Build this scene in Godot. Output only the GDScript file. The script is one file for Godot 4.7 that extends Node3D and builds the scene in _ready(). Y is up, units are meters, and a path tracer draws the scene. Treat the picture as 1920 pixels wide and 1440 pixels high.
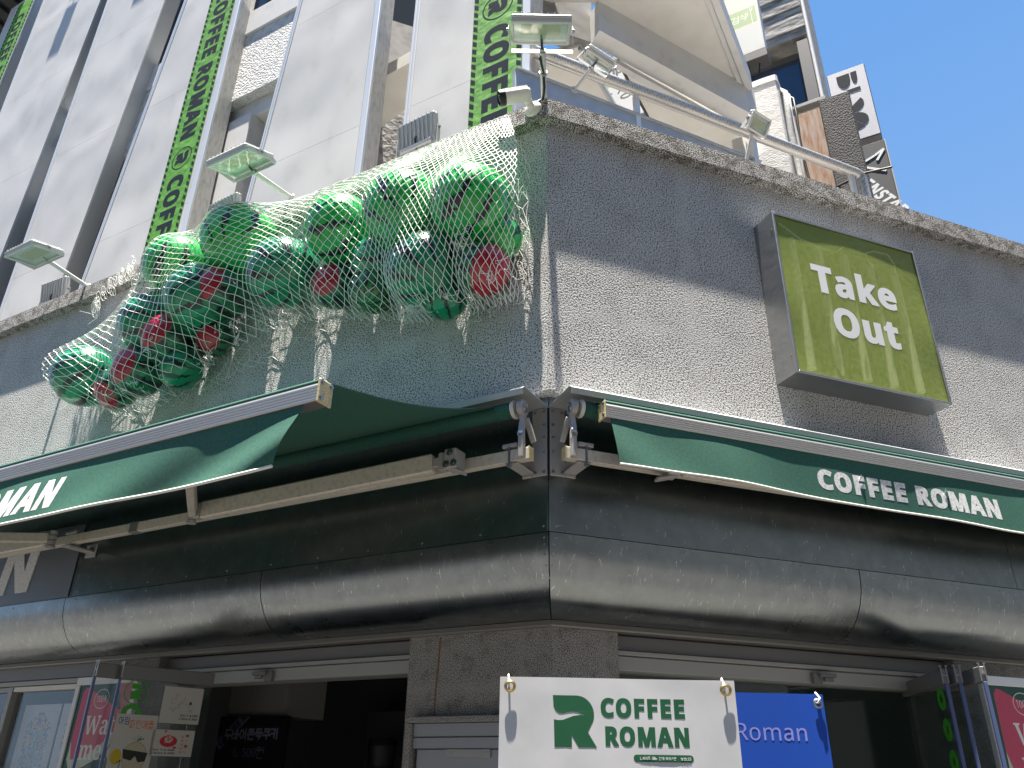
extends Node3D
# A corner cafe seen from the pavement: two walls meeting at an obtuse corner, a netting bag of inflatable balls, awnings, signs.
# Wall frames: x runs to the viewer's right along the wall, y is height, z is the distance out from the wall face. The corner is x = 0.

const PITCH := 0.460390297
const ROLL := 0.0181707773
const TURN_L := -0.519664706
const TURN_R := 0.354473170
const CORNER := Vector3(0.185191, 0, -3.7)
var FL := Transform3D(Basis(Vector3.UP, TURN_L), CORNER)
var FR := Transform3D(Basis(Vector3.UP, TURN_R), CORNER)
var rng := RandomNumberGenerator.new()
var M := {}
var names := {}

# ------------------------------------------------------------------ mesh collector (corners counter-clockwise seen from outside)
class MB:
	var v := PackedVector3Array()
	var n := PackedVector3Array()
	var u := PackedVector2Array()
	var org := Vector3.ZERO
	var xf := Transform3D()
	func tri(a: Vector3, b: Vector3, c: Vector3) -> void:
		var nn := (b - a).cross(c - a).normalized()
		tri3(a, b, c, nn, nn, nn, Vector2.ZERO, Vector2.ZERO, Vector2.ZERO)
	func tri3(a: Vector3, b: Vector3, c: Vector3, na: Vector3, nb: Vector3, nc: Vector3, ua: Vector2, ub: Vector2, uc: Vector2) -> void:
		v.append(xf * a - org); v.append(xf * c - org); v.append(xf * b - org)
		n.append((xf.basis * na).normalized()); n.append((xf.basis * nc).normalized()); n.append((xf.basis * nb).normalized())
		u.append(ua); u.append(uc); u.append(ub)
	func quad(a: Vector3, b: Vector3, c: Vector3, d: Vector3, uv := false) -> void:
		var nn := (c - a).cross(d - b).normalized()
		if uv:
			tri3(a, b, c, nn, nn, nn, Vector2(0, 1), Vector2(1, 1), Vector2(1, 0))
			tri3(a, c, d, nn, nn, nn, Vector2(0, 1), Vector2(1, 0), Vector2(0, 0))
		else:
			tri3(a, b, c, nn, nn, nn, Vector2.ZERO, Vector2.ZERO, Vector2.ZERO)
			tri3(a, c, d, nn, nn, nn, Vector2.ZERO, Vector2.ZERO, Vector2.ZERO)
	func box(p: Vector3, q: Vector3, bev := 0.0) -> MB:
		var lo := Vector3(minf(p.x, q.x), minf(p.y, q.y), minf(p.z, q.z))
		var hi := Vector3(maxf(p.x, q.x), maxf(p.y, q.y), maxf(p.z, q.z))
		cbox((lo + hi) / 2, hi - lo, Basis(), bev)
		return self
	func cbox(c: Vector3, size: Vector3, b: Basis, bev := 0.0) -> MB:
		var h := size / 2
		bev = minf(bev, minf(h.x, minf(h.y, h.z)) * 0.9)
		var P := func(sx: float, sy: float, sz: float, ax: int) -> Vector3:
			var q := Vector3(sx * (h.x - (0.0 if ax == 0 else bev)), sy * (h.y - (0.0 if ax == 1 else bev)), sz * (h.z - (0.0 if ax == 2 else bev)))
			return c + b * q
		for s: float in [-1.0, 1.0]:
			var f := [[P.call(s, -1, -1, 0), P.call(s, 1, -1, 0), P.call(s, 1, 1, 0), P.call(s, -1, 1, 0)], [P.call(-1, s, -1, 1), P.call(-1, s, 1, 1), P.call(1, s, 1, 1), P.call(1, s, -1, 1)], [P.call(-1, -1, s, 2), P.call(1, -1, s, 2), P.call(1, 1, s, 2), P.call(-1, 1, s, 2)]]
			for q in f:
				if s > 0: quad(q[0], q[1], q[2], q[3])
				else: quad(q[3], q[2], q[1], q[0])
		if bev > 0.0:
			for s: float in [-1.0, 1.0]:
				for t: float in [-1.0, 1.0]:
					fq(c, P.call(s, t, -1, 0), P.call(s, t, 1, 0), P.call(s, t, 1, 1), P.call(s, t, -1, 1))
					fq(c, P.call(s, -1, t, 0), P.call(s, 1, t, 0), P.call(s, 1, t, 2), P.call(s, -1, t, 2))
					fq(c, P.call(-1, s, t, 1), P.call(1, s, t, 1), P.call(1, s, t, 2), P.call(-1, s, t, 2))
					for w: float in [-1.0, 1.0]:
						var a: Vector3 = P.call(s, t, w, 0); var d: Vector3 = P.call(s, t, w, 1); var e: Vector3 = P.call(s, t, w, 2)
						if (d - a).cross(e - a).dot(a - c) > 0: tri(a, d, e)
						else: tri(a, e, d)
		return self
	func fq(c: Vector3, a: Vector3, b: Vector3, d: Vector3, e: Vector3) -> void:
		if (d - a).cross(e - b).dot((a + d) / 2 - c) > 0: quad(a, b, d, e)
		else: quad(e, d, b, a)
	func bar(a: Vector3, b: Vector3, w: float, h: float, up := Vector3.UP, bev := 0.0) -> MB:
		var z := (b - a).normalized()
		if absf(z.dot(up)) > 0.98: up = Vector3.RIGHT if absf(z.x) < 0.9 else Vector3.FORWARD
		var x := up.cross(z).normalized()
		return cbox((a + b) / 2, Vector3(w, h, (b - a).length()), Basis(x, z.cross(x), z), bev)
	func tube(pts: PackedVector3Array, r: float, sides := 8, caps := true, r2 := -1.0) -> MB:
		var k := pts.size()
		var z0 := (pts[1] - pts[0]).normalized()
		var x := z0.cross(Vector3.UP if absf(z0.y) < 0.9 else Vector3.RIGHT).normalized()
		var pr := []; var pn := []
		for i in k:
			var d: Vector3
			if i == 0: d = pts[1] - pts[0]
			elif i == k - 1: d = pts[i] - pts[i - 1]
			else: d = (pts[i + 1] - pts[i]).normalized() + (pts[i] - pts[i - 1]).normalized()
			if d.length() < 1e-7: d = z0
			d = d.normalized()
			x = (x - d * x.dot(d)).normalized()
			var y := d.cross(x)
			var rr := r if r2 < 0 else lerpf(r, r2, float(i) / (k - 1))
			var ring := PackedVector3Array(); var rn := PackedVector3Array()
			for j in sides:
				var an := TAU * j / sides
				var o := x * cos(an) + y * sin(an)
				ring.append(pts[i] + o * rr); rn.append(o)
			if i > 0:
				var a: PackedVector3Array = pr; var an2: PackedVector3Array = pn
				for j in sides:
					var q := (j + 1) % sides
					tri3(a[j], a[q], ring[q], an2[j], an2[q], rn[q], Vector2.ZERO, Vector2.ZERO, Vector2.ZERO)
					tri3(a[j], ring[q], ring[j], an2[j], rn[q], rn[j], Vector2.ZERO, Vector2.ZERO, Vector2.ZERO)
			if caps and (i == 0 or i == k - 1):
				for j in sides:
					var q := (j + 1) % sides
					if i == 0: tri(pts[i], ring[q], ring[j])
					else: tri(pts[i], ring[j], ring[q])
			pr = ring; pn = rn
		return self
	# (radius, height) profile turned about an axis
	func lathe(prof: Array, at: Vector3, axis: Vector3, seg := 24) -> MB:
		var y := axis.normalized()
		var x := y.cross(Vector3.UP if absf(y.y) < 0.9 else Vector3.RIGHT).normalized()
		var z := x.cross(y)
		for i in prof.size() - 1:
			var p: Vector2 = prof[i]; var q: Vector2 = prof[i + 1]
			var sl := (q - p).normalized()
			for j in seg:
				var a := TAU * j / seg; var b := TAU * (j + 1) / seg
				var da := x * cos(a) + z * sin(a); var db := x * cos(b) + z * sin(b)
				var na := da * sl.y - y * sl.x; var nb := db * sl.y - y * sl.x
				var A := at + da * p.x + y * p.y; var B := at + db * p.x + y * p.y
				var C := at + db * q.x + y * q.y; var D := at + da * q.x + y * q.y
				if p.x > 1e-6: tri3(A, C, B, na, nb, nb, Vector2.ZERO, Vector2.ZERO, Vector2.ZERO)
				if q.x > 1e-6: tri3(A, D, C, na, na, nb, Vector2.ZERO, Vector2.ZERO, Vector2.ZERO)
		return self
	# grid of points [rows][cols]; rows run up, columns to the right, seen from the front
	func sheet(g: Array, thick := 0.0, uv := false) -> MB:
		var R := g.size(); var K: int = g[0].size()
		var N := []
		for i in R:
			var row := PackedVector3Array()
			for j in K:
				var du: Vector3 = g[i][mini(j + 1, K - 1)] - g[i][maxi(j - 1, 0)]
				var dv: Vector3 = g[mini(i + 1, R - 1)][j] - g[maxi(i - 1, 0)][j]
				row.append(du.cross(dv).normalized())
			N.append(row)
		for i in R - 1:
			for j in K - 1:
				var ua := Vector2(float(j) / (K - 1), 1.0 - float(i) / (R - 1)); var uc := Vector2(float(j + 1) / (K - 1), 1.0 - float(i + 1) / (R - 1))
				tri3(g[i][j], g[i][j + 1], g[i + 1][j + 1], N[i][j], N[i][j + 1], N[i + 1][j + 1], ua, Vector2(uc.x, ua.y), uc)
				tri3(g[i][j], g[i + 1][j + 1], g[i + 1][j], N[i][j], N[i + 1][j + 1], N[i + 1][j], ua, uc, Vector2(ua.x, uc.y))
				if thick > 0.0:
					var a: Vector3 = g[i][j] - N[i][j] * thick; var b: Vector3 = g[i][j + 1] - N[i][j + 1] * thick
					var c: Vector3 = g[i + 1][j + 1] - N[i + 1][j + 1] * thick; var d: Vector3 = g[i + 1][j] - N[i + 1][j] * thick
					tri3(b, a, c, -N[i][j + 1], -N[i][j], -N[i + 1][j + 1], ua, ua, uc)
					tri3(c, a, d, -N[i + 1][j + 1], -N[i][j], -N[i + 1][j], ua, uc, uc)
		if thick > 0.0:
			for i in R - 1:
				for j: int in [0, K - 1]:
					quad(g[i][j], g[i + 1][j], g[i + 1][j] - N[i + 1][j] * thick, g[i][j] - N[i][j] * thick)
			for j in K - 1:
				for i: int in [0, R - 1]:
					quad(g[i][j], g[i][j + 1], g[i][j + 1] - N[i][j + 1] * thick, g[i][j] - N[i][j] * thick)
		return self
	# hole-free polygons pushed out along z: fn turns (x, y, z) into a place
	func flat(pieces: Array, fn: Callable, z0: float, z1: float, sides := true) -> MB:
		for p: PackedVector2Array in pieces:
			if Geometry2D.is_polygon_clockwise(p):
				p = p.duplicate(); p.reverse()
			var ix := Geometry2D.triangulate_polygon(p)
			for t in range(0, ix.size(), 3):
				var a := p[ix[t]]; var b := p[ix[t + 1]]; var c := p[ix[t + 2]]
				if (b - a).cross(c - a) < 0: var s := b; b = c; c = s
				tri(fn.call(Vector3(a.x, a.y, z1)), fn.call(Vector3(b.x, b.y, z1)), fn.call(Vector3(c.x, c.y, z1)))
			if sides:
				for i in p.size():
					var a := p[i]; var b := p[(i + 1) % p.size()]
					quad(fn.call(Vector3(a.x, a.y, z0)), fn.call(Vector3(b.x, b.y, z0)), fn.call(Vector3(b.x, b.y, z1)), fn.call(Vector3(a.x, a.y, z1)))
		return self
	# a closed solid from an outline in the x-y plane
	func prism(p: PackedVector2Array, z0: float, z1: float, fn: Callable) -> MB:
		flat([p], fn, z0, z1, true)
		var q: PackedVector2Array = p.duplicate()
		if Geometry2D.is_polygon_clockwise(q): q.reverse()
		var ix := Geometry2D.triangulate_polygon(q)
		for t in range(0, ix.size(), 3):
			var a := q[ix[t]]; var b := q[ix[t + 1]]; var c := q[ix[t + 2]]
			if (b - a).cross(c - a) < 0: var s := b; b = c; c = s
			tri(fn.call(Vector3(a.x, a.y, z0)), fn.call(Vector3(c.x, c.y, z0)), fn.call(Vector3(b.x, b.y, z0)))
		return self
	func ball(c: Vector3, r: Vector3, b := Basis(), seg := 40, rings := 24) -> MB:
		for i in rings:
			for j in seg:
				var q := []
				for w in [[i, j], [i, j + 1], [i + 1, j + 1], [i + 1, j]]:
					var la: float = PI * w[0] / rings; var lo: float = TAU * w[1] / seg
					var d := Vector3(sin(la) * cos(lo), cos(la), -sin(la) * sin(lo))
					q.append([c + b * (d * r), b * d, Vector2(float(w[1]) / seg, float(w[0]) / rings)])
				if i > 0: tri3(q[0][0], q[2][0], q[1][0], q[0][1], q[2][1], q[1][1], q[0][2], q[2][2], q[1][2])
				if i < rings - 1: tri3(q[0][0], q[3][0], q[2][0], q[0][1], q[3][1], q[2][1], q[0][2], q[3][2], q[2][2])
		return self
	func mesh() -> ArrayMesh:
		var arr := []; arr.resize(Mesh.ARRAY_MAX)
		arr[Mesh.ARRAY_VERTEX] = v; arr[Mesh.ARRAY_NORMAL] = n; arr[Mesh.ARRAY_TEX_UV] = u
		var m := ArrayMesh.new(); m.add_surface_from_arrays(Mesh.PRIMITIVE_TRIANGLES, arr)
		return m

func mb(org := Vector3.ZERO) -> MB:
	var b := MB.new(); b.org = org
	return b

# ------------------------------------------------------------------ objects
func numbered(s: String) -> String:
	var k: int = names.get(s, 0); names[s] = k + 1
	return s if k == 0 else "%s_%03d" % [s, k]

func tag(o: Node, label: String, category: String, group := "") -> void:
	o.set_meta("label", label)
	if category: o.set_meta("category", category)
	if group: o.set_meta("group", group)

func thing(called: String, label: String, category: String, xf: Transform3D, group := "") -> Node3D:
	var o := Node3D.new(); o.name = numbered(called); add_child(o); o.transform = xf
	tag(o, label, category, group)
	return o

func part(called: String, b: MB, m: Material, parent: Node, xf := Transform3D()) -> MeshInstance3D:
	var o := MeshInstance3D.new()
	o.mesh = b.mesh(); o.material_override = m; o.name = called; o.transform = xf
	parent.add_child(o, true)
	if called in ["bolt", "screw", "cap_screw", "shoulder_bolt", "screw_row", "hazard_stripes", "small_print", "rail_end", "knob", "cooling_fins", "bearing", "eyelet", "clamp_screw", "sticker"]: o.set_meta("kind", "stuff")
	return o

func solo(called: String, label: String, category: String, b: MB, m: Material, xf: Transform3D, group := "") -> MeshInstance3D:
	var o := part(numbered(called), b, m, self, xf)
	tag(o, label, category, group)
	return o

func structure(called: String, b: MB, m: Material) -> MeshInstance3D:
	var o := part(called, b, m, self)
	o.set_meta("kind", "structure")
	return o

func on(frame: Transform3D, base: Vector3) -> Transform3D:
	return frame * Transform3D(Basis(), base)

# ------------------------------------------------------------------ lettering
var fonts := {}
func font_of(kind: String) -> RID:
	if not fonts.has(kind):
		var f := SystemFont.new()
		f.font_names = PackedStringArray(["Droid Serif" if kind.begins_with("serif") else "Droid Sans"])
		f.font_weight = 700 if kind.ends_with("bold") else 400
		f.get_rids(); fonts[kind] = f
	return fonts[kind].get_rids()[0]

# list of [outer, [holes]] with y up, capital height 1
func glyphs(s: String, kind := "bold", fat := 0.0, xs := 1.0, gap := 0.0) -> Dictionary:
	var ts := TextServerManager.get_primary_interface()
	var rid := font_of(kind)
	var S := 400
	var k := 1.0 / (S * 0.714)
	var x := 0.0
	var out := []
	for ch in s:
		var gi := ts.font_get_glyph_index(rid, S, ch.unicode_at(0), 0)
		var c := ts.font_get_glyph_contours(rid, S, gi)
		var adv: float = ts.font_get_glyph_advance(rid, S, gi).x * k
		var polys := []
		if c.has("points"):
			var st := 0
			for e: int in c.contours:
				var pl := PackedVector2Array()
				for i in range(st, e + 1):
					var p: Vector3 = c.points[i]
					var q := Vector2(p.x * k, -p.y * k)
					if pl.is_empty() or pl[pl.size() - 1].distance_to(q) > 0.012: pl.append(q)
				st = e + 1
				if pl.size() > 2 and pl[0].distance_to(pl[pl.size() - 1]) < 0.008: pl.remove_at(pl.size() - 1)
				if pl.size() > 2:
					if Geometry2D.is_polygon_clockwise(pl): pl.reverse()
					polys.append(pl)
		var outs := []
		for i in polys.size():
			var inside := false
			for j in polys.size():
				if i != j and Geometry2D.is_point_in_polygon(polys[i][0], polys[j]): inside = true
			if not inside: outs.append([polys[i], []])
		for i in polys.size():
			for o in outs:
				if o[0] != polys[i] and Geometry2D.is_point_in_polygon(polys[i][0], o[0]): o[1].append(polys[i])
		for o in outs:
			var P: PackedVector2Array = o[0]
			if fat > 0: P = Geometry2D.offset_polygon(P, fat, Geometry2D.JOIN_MITER)[0]
			var H := []
			for h: PackedVector2Array in o[1]:
				if fat > 0:
					for r in Geometry2D.offset_polygon(h, -fat, Geometry2D.JOIN_MITER): H.append(r)
				else: H.append(h)
			var sh := func(pl: PackedVector2Array) -> PackedVector2Array:
				var r := PackedVector2Array()
				for p in pl: r.append(Vector2((p.x + x) * xs, p.y))
				return r
			out.append([sh.call(P), H.map(sh)])
		x += adv + gap + fat
	return {"list": out, "width": x * xs}

func solid(outer: PackedVector2Array, holes: Array) -> Array:
	var ps := [outer]
	for h: PackedVector2Array in holes:
		var cx := 0.0
		for p in h: cx += p.x / h.size()
		var np := []
		for p: PackedVector2Array in ps:
			for side: float in [-1.0, 1.0]:
				var r := PackedVector2Array([Vector2(cx, -50), Vector2(cx + side * 100, -50), Vector2(cx + side * 100, 50), Vector2(cx, 50)])
				for q in Geometry2D.intersect_polygons(p, r):
					for w in Geometry2D.clip_polygons(q, h):
						if not Geometry2D.is_polygon_clockwise(w): np.append(w)
		ps = np
	return ps

func text_pieces(s: String, kind := "bold", fat := 0.0, xs := 1.0, gap := 0.0) -> Array:
	var g := glyphs(s, kind, fat, xs, gap)
	var out := []
	for o in g.list: out.append_array(solid(o[0], o[1]))
	return [out, g.width]

func letters(parent: Node, s: String, fn: Callable, m: Material, kind := "bold", fat := 0.0, xs := 1.0, gap := 0.0, wide := 0.0, z0 := 0.0, z1 := 0.0, cut := 0.0) -> void:
	var gl := glyphs(s, kind, fat, xs, gap)
	var sx: float = wide / gl.width if wide > 0.0 else 1.0
	for o in gl.list:
		var pc := solid(o[0], o[1])
		if cut > 0.0: pc = flipped(sliced(flipped(sliced(pc, cut)), cut))
		part("letter", mb().flat(pc, func(p: Vector3) -> Vector3: return fn.call(Vector3(p.x * sx, p.y, p.z)), z0, z1, z1 > z0), m, parent)

func flipped(a: Array) -> Array:
	return a.map(func(p: PackedVector2Array) -> PackedVector2Array:
		var r := PackedVector2Array()
		for c in p: r.append(Vector2(c.y, c.x))
		return r)

func sliced(pieces: Array, step: float) -> Array:
	var out := []
	for p: PackedVector2Array in pieces:
		var lo := INF; var hi := -INF
		for q in p: lo = minf(lo, q.x); hi = maxf(hi, q.x)
		var x := floorf(lo / step) * step
		while x < hi:
			out.append_array(Geometry2D.intersect_polygons(p, PackedVector2Array([Vector2(x, -50), Vector2(x + step, -50), Vector2(x + step, 50), Vector2(x, 50)])))
			x += step
	return out

func ring_pieces(c: Vector2, r0: float, r1: float, ry := 1.0) -> Array:
	var o := PackedVector2Array(); var i := PackedVector2Array()
	for k in 40:
		var d := Vector2(cos(TAU * k / 40), sin(TAU * k / 40) * ry)
		o.append(c + d * r1); i.append(c + d * r0)
	return solid(o, [i])

# the letter R of the shop sign, cut by a wave; about 1 wide, 1.2 high
func logo_pieces() -> Array:
	var top := PackedVector2Array([Vector2(0, 1.2), Vector2(0.55, 1.2)])
	for k in 13:
		var a := PI / 2 - PI * 0.62 * k / 12
		top.append(Vector2(0.56 + 0.42 * cos(a), 0.76 + 0.44 * sin(a)))
	top.append_array(PackedVector2Array([Vector2(0.82, 0.35), Vector2(0.79, 0.33), Vector2(0.7, 0.62), Vector2(0.76, 0.735), Vector2(0.6, 0.80), Vector2(0.48, 0.82), Vector2(0.36, 0.805), Vector2(0.24, 0.775), Vector2(0.14, 0.78), Vector2(0.06, 0.84), Vector2(0.012, 0.95)]))
	var low := PackedVector2Array([Vector2(0.02, 0.635), Vector2(0.12, 0.615), Vector2(0.24, 0.625), Vector2(0.36, 0.67), Vector2(0.48, 0.715), Vector2(0.6, 0.738), Vector2(0.757, 0.733), Vector2(0.702, 0.615), Vector2(0.82, 0.352), Vector2(1.03, 0), Vector2(0.6, 0), Vector2(0.44, 0.28), Vector2(0.44, 0), Vector2(0.03, 0)])
	return [top, low]

# ------------------------------------------------------------------ Hangul drawn with pen strokes (x right, y down, in a unit square)
const CHO := "ㄱㄲㄴㄷㄸㄹㅁㅂㅃㅅㅆㅇㅈㅉㅊㅋㅌㅍㅎ"
const JUNG := "ㅏㅐㅑㅒㅓㅔㅕㅖㅗㅘㅙㅚㅛㅜㅝㅞㅟㅠㅡㅢㅣ"
const JONG := " ㄱㄲㄳㄴㄵㄶㄷㄹㄺㄻㄼㄽㄾㄿㅀㅁㅂㅄㅅㅆㅇㅈㅊㅋㅌㅍㅎ"
const JAMO := {"ㄱ": "00 90 75 5a", "ㄴ": "00 0a aa", "ㄷ": "a0 00 0a aa", "ㄹ": "00 a0 a5 05 0a aa", "ㅁ": "00 a0 aa 0a 00", "ㅂ": "00 0a aa a0,05 a5", "ㅅ": "50 0a,53 aa", "ㅈ": "00 a0,50 0a,54 aa", "ㅊ": "40 60,02 a2,52 0a,55 aa", "ㅋ": "00 a0 8a,05 95", "ㅌ": "a0 00 0a aa,05 95", "ㅍ": "00 a0,30 3a,70 7a,0a aa", "ㅎ": "40 60,03 a3,o", "ㅇ": "O",
	"ㅏ": "30 3a,35 95", "ㅑ": "30 3a,33 93,36 96", "ㅓ": "70 7a,05 75", "ㅕ": "70 7a,03 73,06 76", "ㅐ": "20 2a,80 8a,25 85", "ㅔ": "50 5a,90 9a,05 55", "ㅣ": "50 5a", "ㅗ": "52 58,08 a8", "ㅛ": "32 38,72 78,08 a8", "ㅜ": "02 a2,52 5a", "ㅠ": "02 a2,32 3a,72 7a", "ㅡ": "05 a5"}
func hangul(ch: String) -> Array:
	var code := ch.unicode_at(0) - 0xAC00
	var out := []
	if code < 0: return out
	var L := CHO[code / 588]; var V := JUNG[(code % 588) / 28]; var T := JONG[code % 28]
	var tail := 0.36 if T != " " else 0.0
	var horiz := V in "ㅗㅛㅜㅠㅡ"
	var parts := []
	var two := {"ㅘ": "ㅗㅏ", "ㅚ": "ㅗㅣ", "ㅝ": "ㅜㅓ", "ㅟ": "ㅜㅣ", "ㅢ": "ㅡㅣ"}
	if two.has(V): parts = [[two[V][0], Rect2(0.05, 0.45 - tail * 0.5, 0.56, 0.42 - tail * 0.3)], [two[V][1], Rect2(0.6, 0.02, 0.36, 0.92 - tail)], [L, Rect2(0.08, 0.06, 0.48, 0.38 - tail * 0.4)]]
	elif horiz: parts = [[L, Rect2(0.18, 0.04, 0.64, (0.5 - tail * 0.6))], [V, Rect2(0.02, (0.52 - tail * 0.62), 0.96, (0.46 - tail * 0.5))]]
	else: parts = [[L, Rect2(0.05, 0.08, 0.48, 0.8 - tail * 1.2)], [V, Rect2(0.58, 0.0, 0.4, 0.98 - tail * 1.1)]]
	if T != " ": parts.append([T, Rect2(0.2, 0.66, 0.62, 0.32)])
	for p in parts:
		var js: String = p[0]; var r: Rect2 = p[1]
		var dbl := {"ㄲ": "ㄱ", "ㄸ": "ㄷ", "ㅃ": "ㅂ", "ㅆ": "ㅅ", "ㅉ": "ㅈ"}
		var list := [[js, r]]
		if dbl.has(js): list = [[dbl[js], Rect2(r.position, Vector2(r.size.x * 0.44, r.size.y))], [dbl[js], Rect2(r.position + Vector2(r.size.x * 0.54, 0), Vector2(r.size.x * 0.44, r.size.y))]]
		for w in list:
			var q: Rect2 = w[1]
			for st: String in JAMO[w[0]].split(","):
				var pl := PackedVector2Array()
				if st == "O" or st == "o":
					for k in 17:
						var a := TAU * k / 16
						pl.append(q.position + q.size * (Vector2(0.5, 0.5) + Vector2(cos(a), sin(a)) * 0.48 if st == "O" else Vector2(0.5, 0.7) + Vector2(cos(a) * 0.4, sin(a) * 0.3)))
				else:
					for t in st.split(" "):
						pl.append(q.position + q.size * Vector2("0123456789a".find(t[0]), "0123456789a".find(t[1])) / 10.0)
				out.append(pl)
	return out

# ------------------------------------------------------------------ printed sheets (flat colour prints)
class Paint:
	var im: Image
	var k: float
	func _init(w: int, h: int, c: Color, scale := 1.0) -> void:
		im = Image.create(w, h, false, Image.FORMAT_RGB8); im.fill(c); k = scale
	func poly(ps: Array, c: Color) -> void:
		var lo := INF; var hi := -INF
		for p: PackedVector2Array in ps:
			for q in p: lo = minf(lo, q.y * k); hi = maxf(hi, q.y * k)
		for y in range(maxi(0, int(lo)), mini(im.get_height() - 1, int(hi) + 1) + 1):
			var xs := PackedFloat32Array(); var yy := y + 0.5
			for p: PackedVector2Array in ps:
				for i in p.size():
					var a := p[i] * k; var b := p[(i + 1) % p.size()] * k
					if (a.y <= yy) != (b.y <= yy): xs.append(a.x + (yy - a.y) / (b.y - a.y) * (b.x - a.x))
			xs.sort()
			for i in range(0, xs.size() - 1, 2):
				var x0 := roundi(xs[i]); var x1 := roundi(xs[i + 1])
				if x1 > x0: im.fill_rect(Rect2i(x0, y, x1 - x0, 1), c)
	func rect(x: float, y: float, w: float, h: float, c: Color) -> void:
		im.fill_rect(Rect2i(roundi(x * k), roundi(y * k), roundi(w * k), roundi(h * k)), c)
	func oval(c: Vector2, r: Vector2, col: Color) -> void:
		var p := PackedVector2Array()
		for i in 28: p.append(c + r * Vector2(cos(TAU * i / 28), sin(TAU * i / 28)))
		poly([p], col)
	func line(pl: PackedVector2Array, w: float, c: Color) -> void:
		for i in pl.size() - 1:
			var d := (pl[i + 1] - pl[i]); var s := d.orthogonal().normalized() * w / 2; var e := d.normalized() * w / 3
			poly([PackedVector2Array([pl[i] + s - e, pl[i + 1] + s + e, pl[i + 1] - s + e, pl[i] - s - e])], c)
	func tex() -> ImageTexture:
		im.generate_mipmaps()
		return ImageTexture.create_from_image(im)

func ink(P: Paint, s: String, at: Vector2, cap: float, c: Color, kind := "bold", fat := 0.0, xs := 1.0, turn := 0.0) -> void:
	for o in glyphs(s, kind, fat, xs).list:
		var ps := []
		for pl: PackedVector2Array in [o[0]] + o[1]:
			var q := PackedVector2Array()
			for p in pl: q.append(at + (Vector2(p.x, -p.y) * cap).rotated(turn))
			ps.append(q)
		P.poly(ps, c)

func pen(P: Paint, s: String, at: Vector2, size: float, w: float, c: Color, step := 1.02, turn := 0.0) -> void:
	var x := 0.0
	for ch in s:
		if ch == " ": x += size * 0.45; continue
		if ch.unicode_at(0) < 0xAC00:
			ink(P, ch, at + Vector2(x, size * 0.85).rotated(turn), size * 0.72, c, "plain", 0.0, 1.0, turn); x += size * 0.55; continue
		for st: PackedVector2Array in hangul(ch):
			var q := PackedVector2Array()
			for p in st: q.append(at + (p * size + Vector2(x, 0)).rotated(turn))
			P.line(q, w, c)
		x += size * step

# ------------------------------------------------------------------ materials
func lin(r: float, g: float, b: float) -> Color: return Color(r, g, b).linear_to_srgb()

func mat(c: Color, rough := 0.6, metal := 0.0) -> StandardMaterial3D:
	var m := StandardMaterial3D.new()
	m.albedo_color = c; m.roughness = rough; m.metallic = metal
	m.cull_mode = BaseMaterial3D.CULL_DISABLED
	return m

func noise(freq: float, sd: int, type := FastNoiseLite.TYPE_SIMPLEX, oct := 1) -> FastNoiseLite:
	var f := FastNoiseLite.new()
	f.noise_type = type; f.frequency = freq; f.seed = sd
	f.fractal_type = FastNoiseLite.FRACTAL_FBM if oct > 1 else FastNoiseLite.FRACTAL_NONE
	f.fractal_octaves = oct
	return f

func ntex(f: FastNoiseLite, size: int, ramp: Array = [], normal := 0.0) -> NoiseTexture2D:
	var t := NoiseTexture2D.new()
	t.width = size; t.height = size; t.noise = f; t.seamless = true; t.seamless_blend_skirt = 0.15
	if normal > 0: t.as_normal_map = true; t.bump_strength = normal
	if ramp.size():
		var g := Gradient.new()
		var offs := PackedFloat32Array(); var cols := PackedColorArray()
		for r in ramp: offs.append(r[0]); cols.append(r[1])
		g.offsets = offs; g.colors = cols
		t.color_ramp = g
	return t

func tri(m: StandardMaterial3D, scale: Vector3, world := false) -> StandardMaterial3D:
	m.uv1_triplanar = true; m.uv1_world_triplanar = world; m.uv1_scale = scale; m.uv1_triplanar_sharpness = 8.0
	return m

func g(v: float) -> Color: return Color(v, v, v)
func ramp(a: Color, b: Color, lo := 0.0, hi := 1.0) -> Array: return [[lo, a], [hi, b]]

# short marks scattered on a plain ground: flecks, drips and scratches
func marks(size: int, ground: Color, mark: Color, count: int, lmin: float, lmax: float, lean: float, sd: int, base: NoiseTexture2D = null) -> ImageTexture:
	var r := RandomNumberGenerator.new(); r.seed = sd
	var im := Image.create(size, size, false, Image.FORMAT_RGB8); im.fill(ground)
	var f := noise(0.012, sd + 3, FastNoiseLite.TYPE_SIMPLEX, 4)
	f.fractal_gain = 0.6
	for y in range(0, size, 2):
		for x in range(0, size, 2):
			# wraps round at the edges
			var t := float(x) / size; var w := float(y) / size
			var v := lerpf(lerpf(f.get_noise_2d(x, y), f.get_noise_2d(x - size, y), t), lerpf(f.get_noise_2d(x, y - size), f.get_noise_2d(x - size, y - size), t), w)
			var c := ground * (1.0 + v * 0.1)
			im.fill_rect(Rect2i(x, y, 2, 2), Color(c.r, c.g, c.b))
	for i in count:
		var p := Vector2(r.randf() * size, r.randf() * size)
		var L := lerpf(lmin, lmax, pow(r.randf(), 2.0)); var a := PI / 2 + r.randfn(0, lean)
		var c := ground.lerp(mark, r.randf_range(0.25, 1.0))
		for k in int(L) + 1:
			var q := p + Vector2(cos(a), sin(a)) * k
			im.set_pixel(posmod(int(q.x), size), posmod(int(q.y), size), c)
			if k < L * 0.4: im.set_pixel(posmod(int(q.x) + 1, size), posmod(int(q.y), size), c)
	im.generate_mipmaps()
	return ImageTexture.create_from_image(im)

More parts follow.
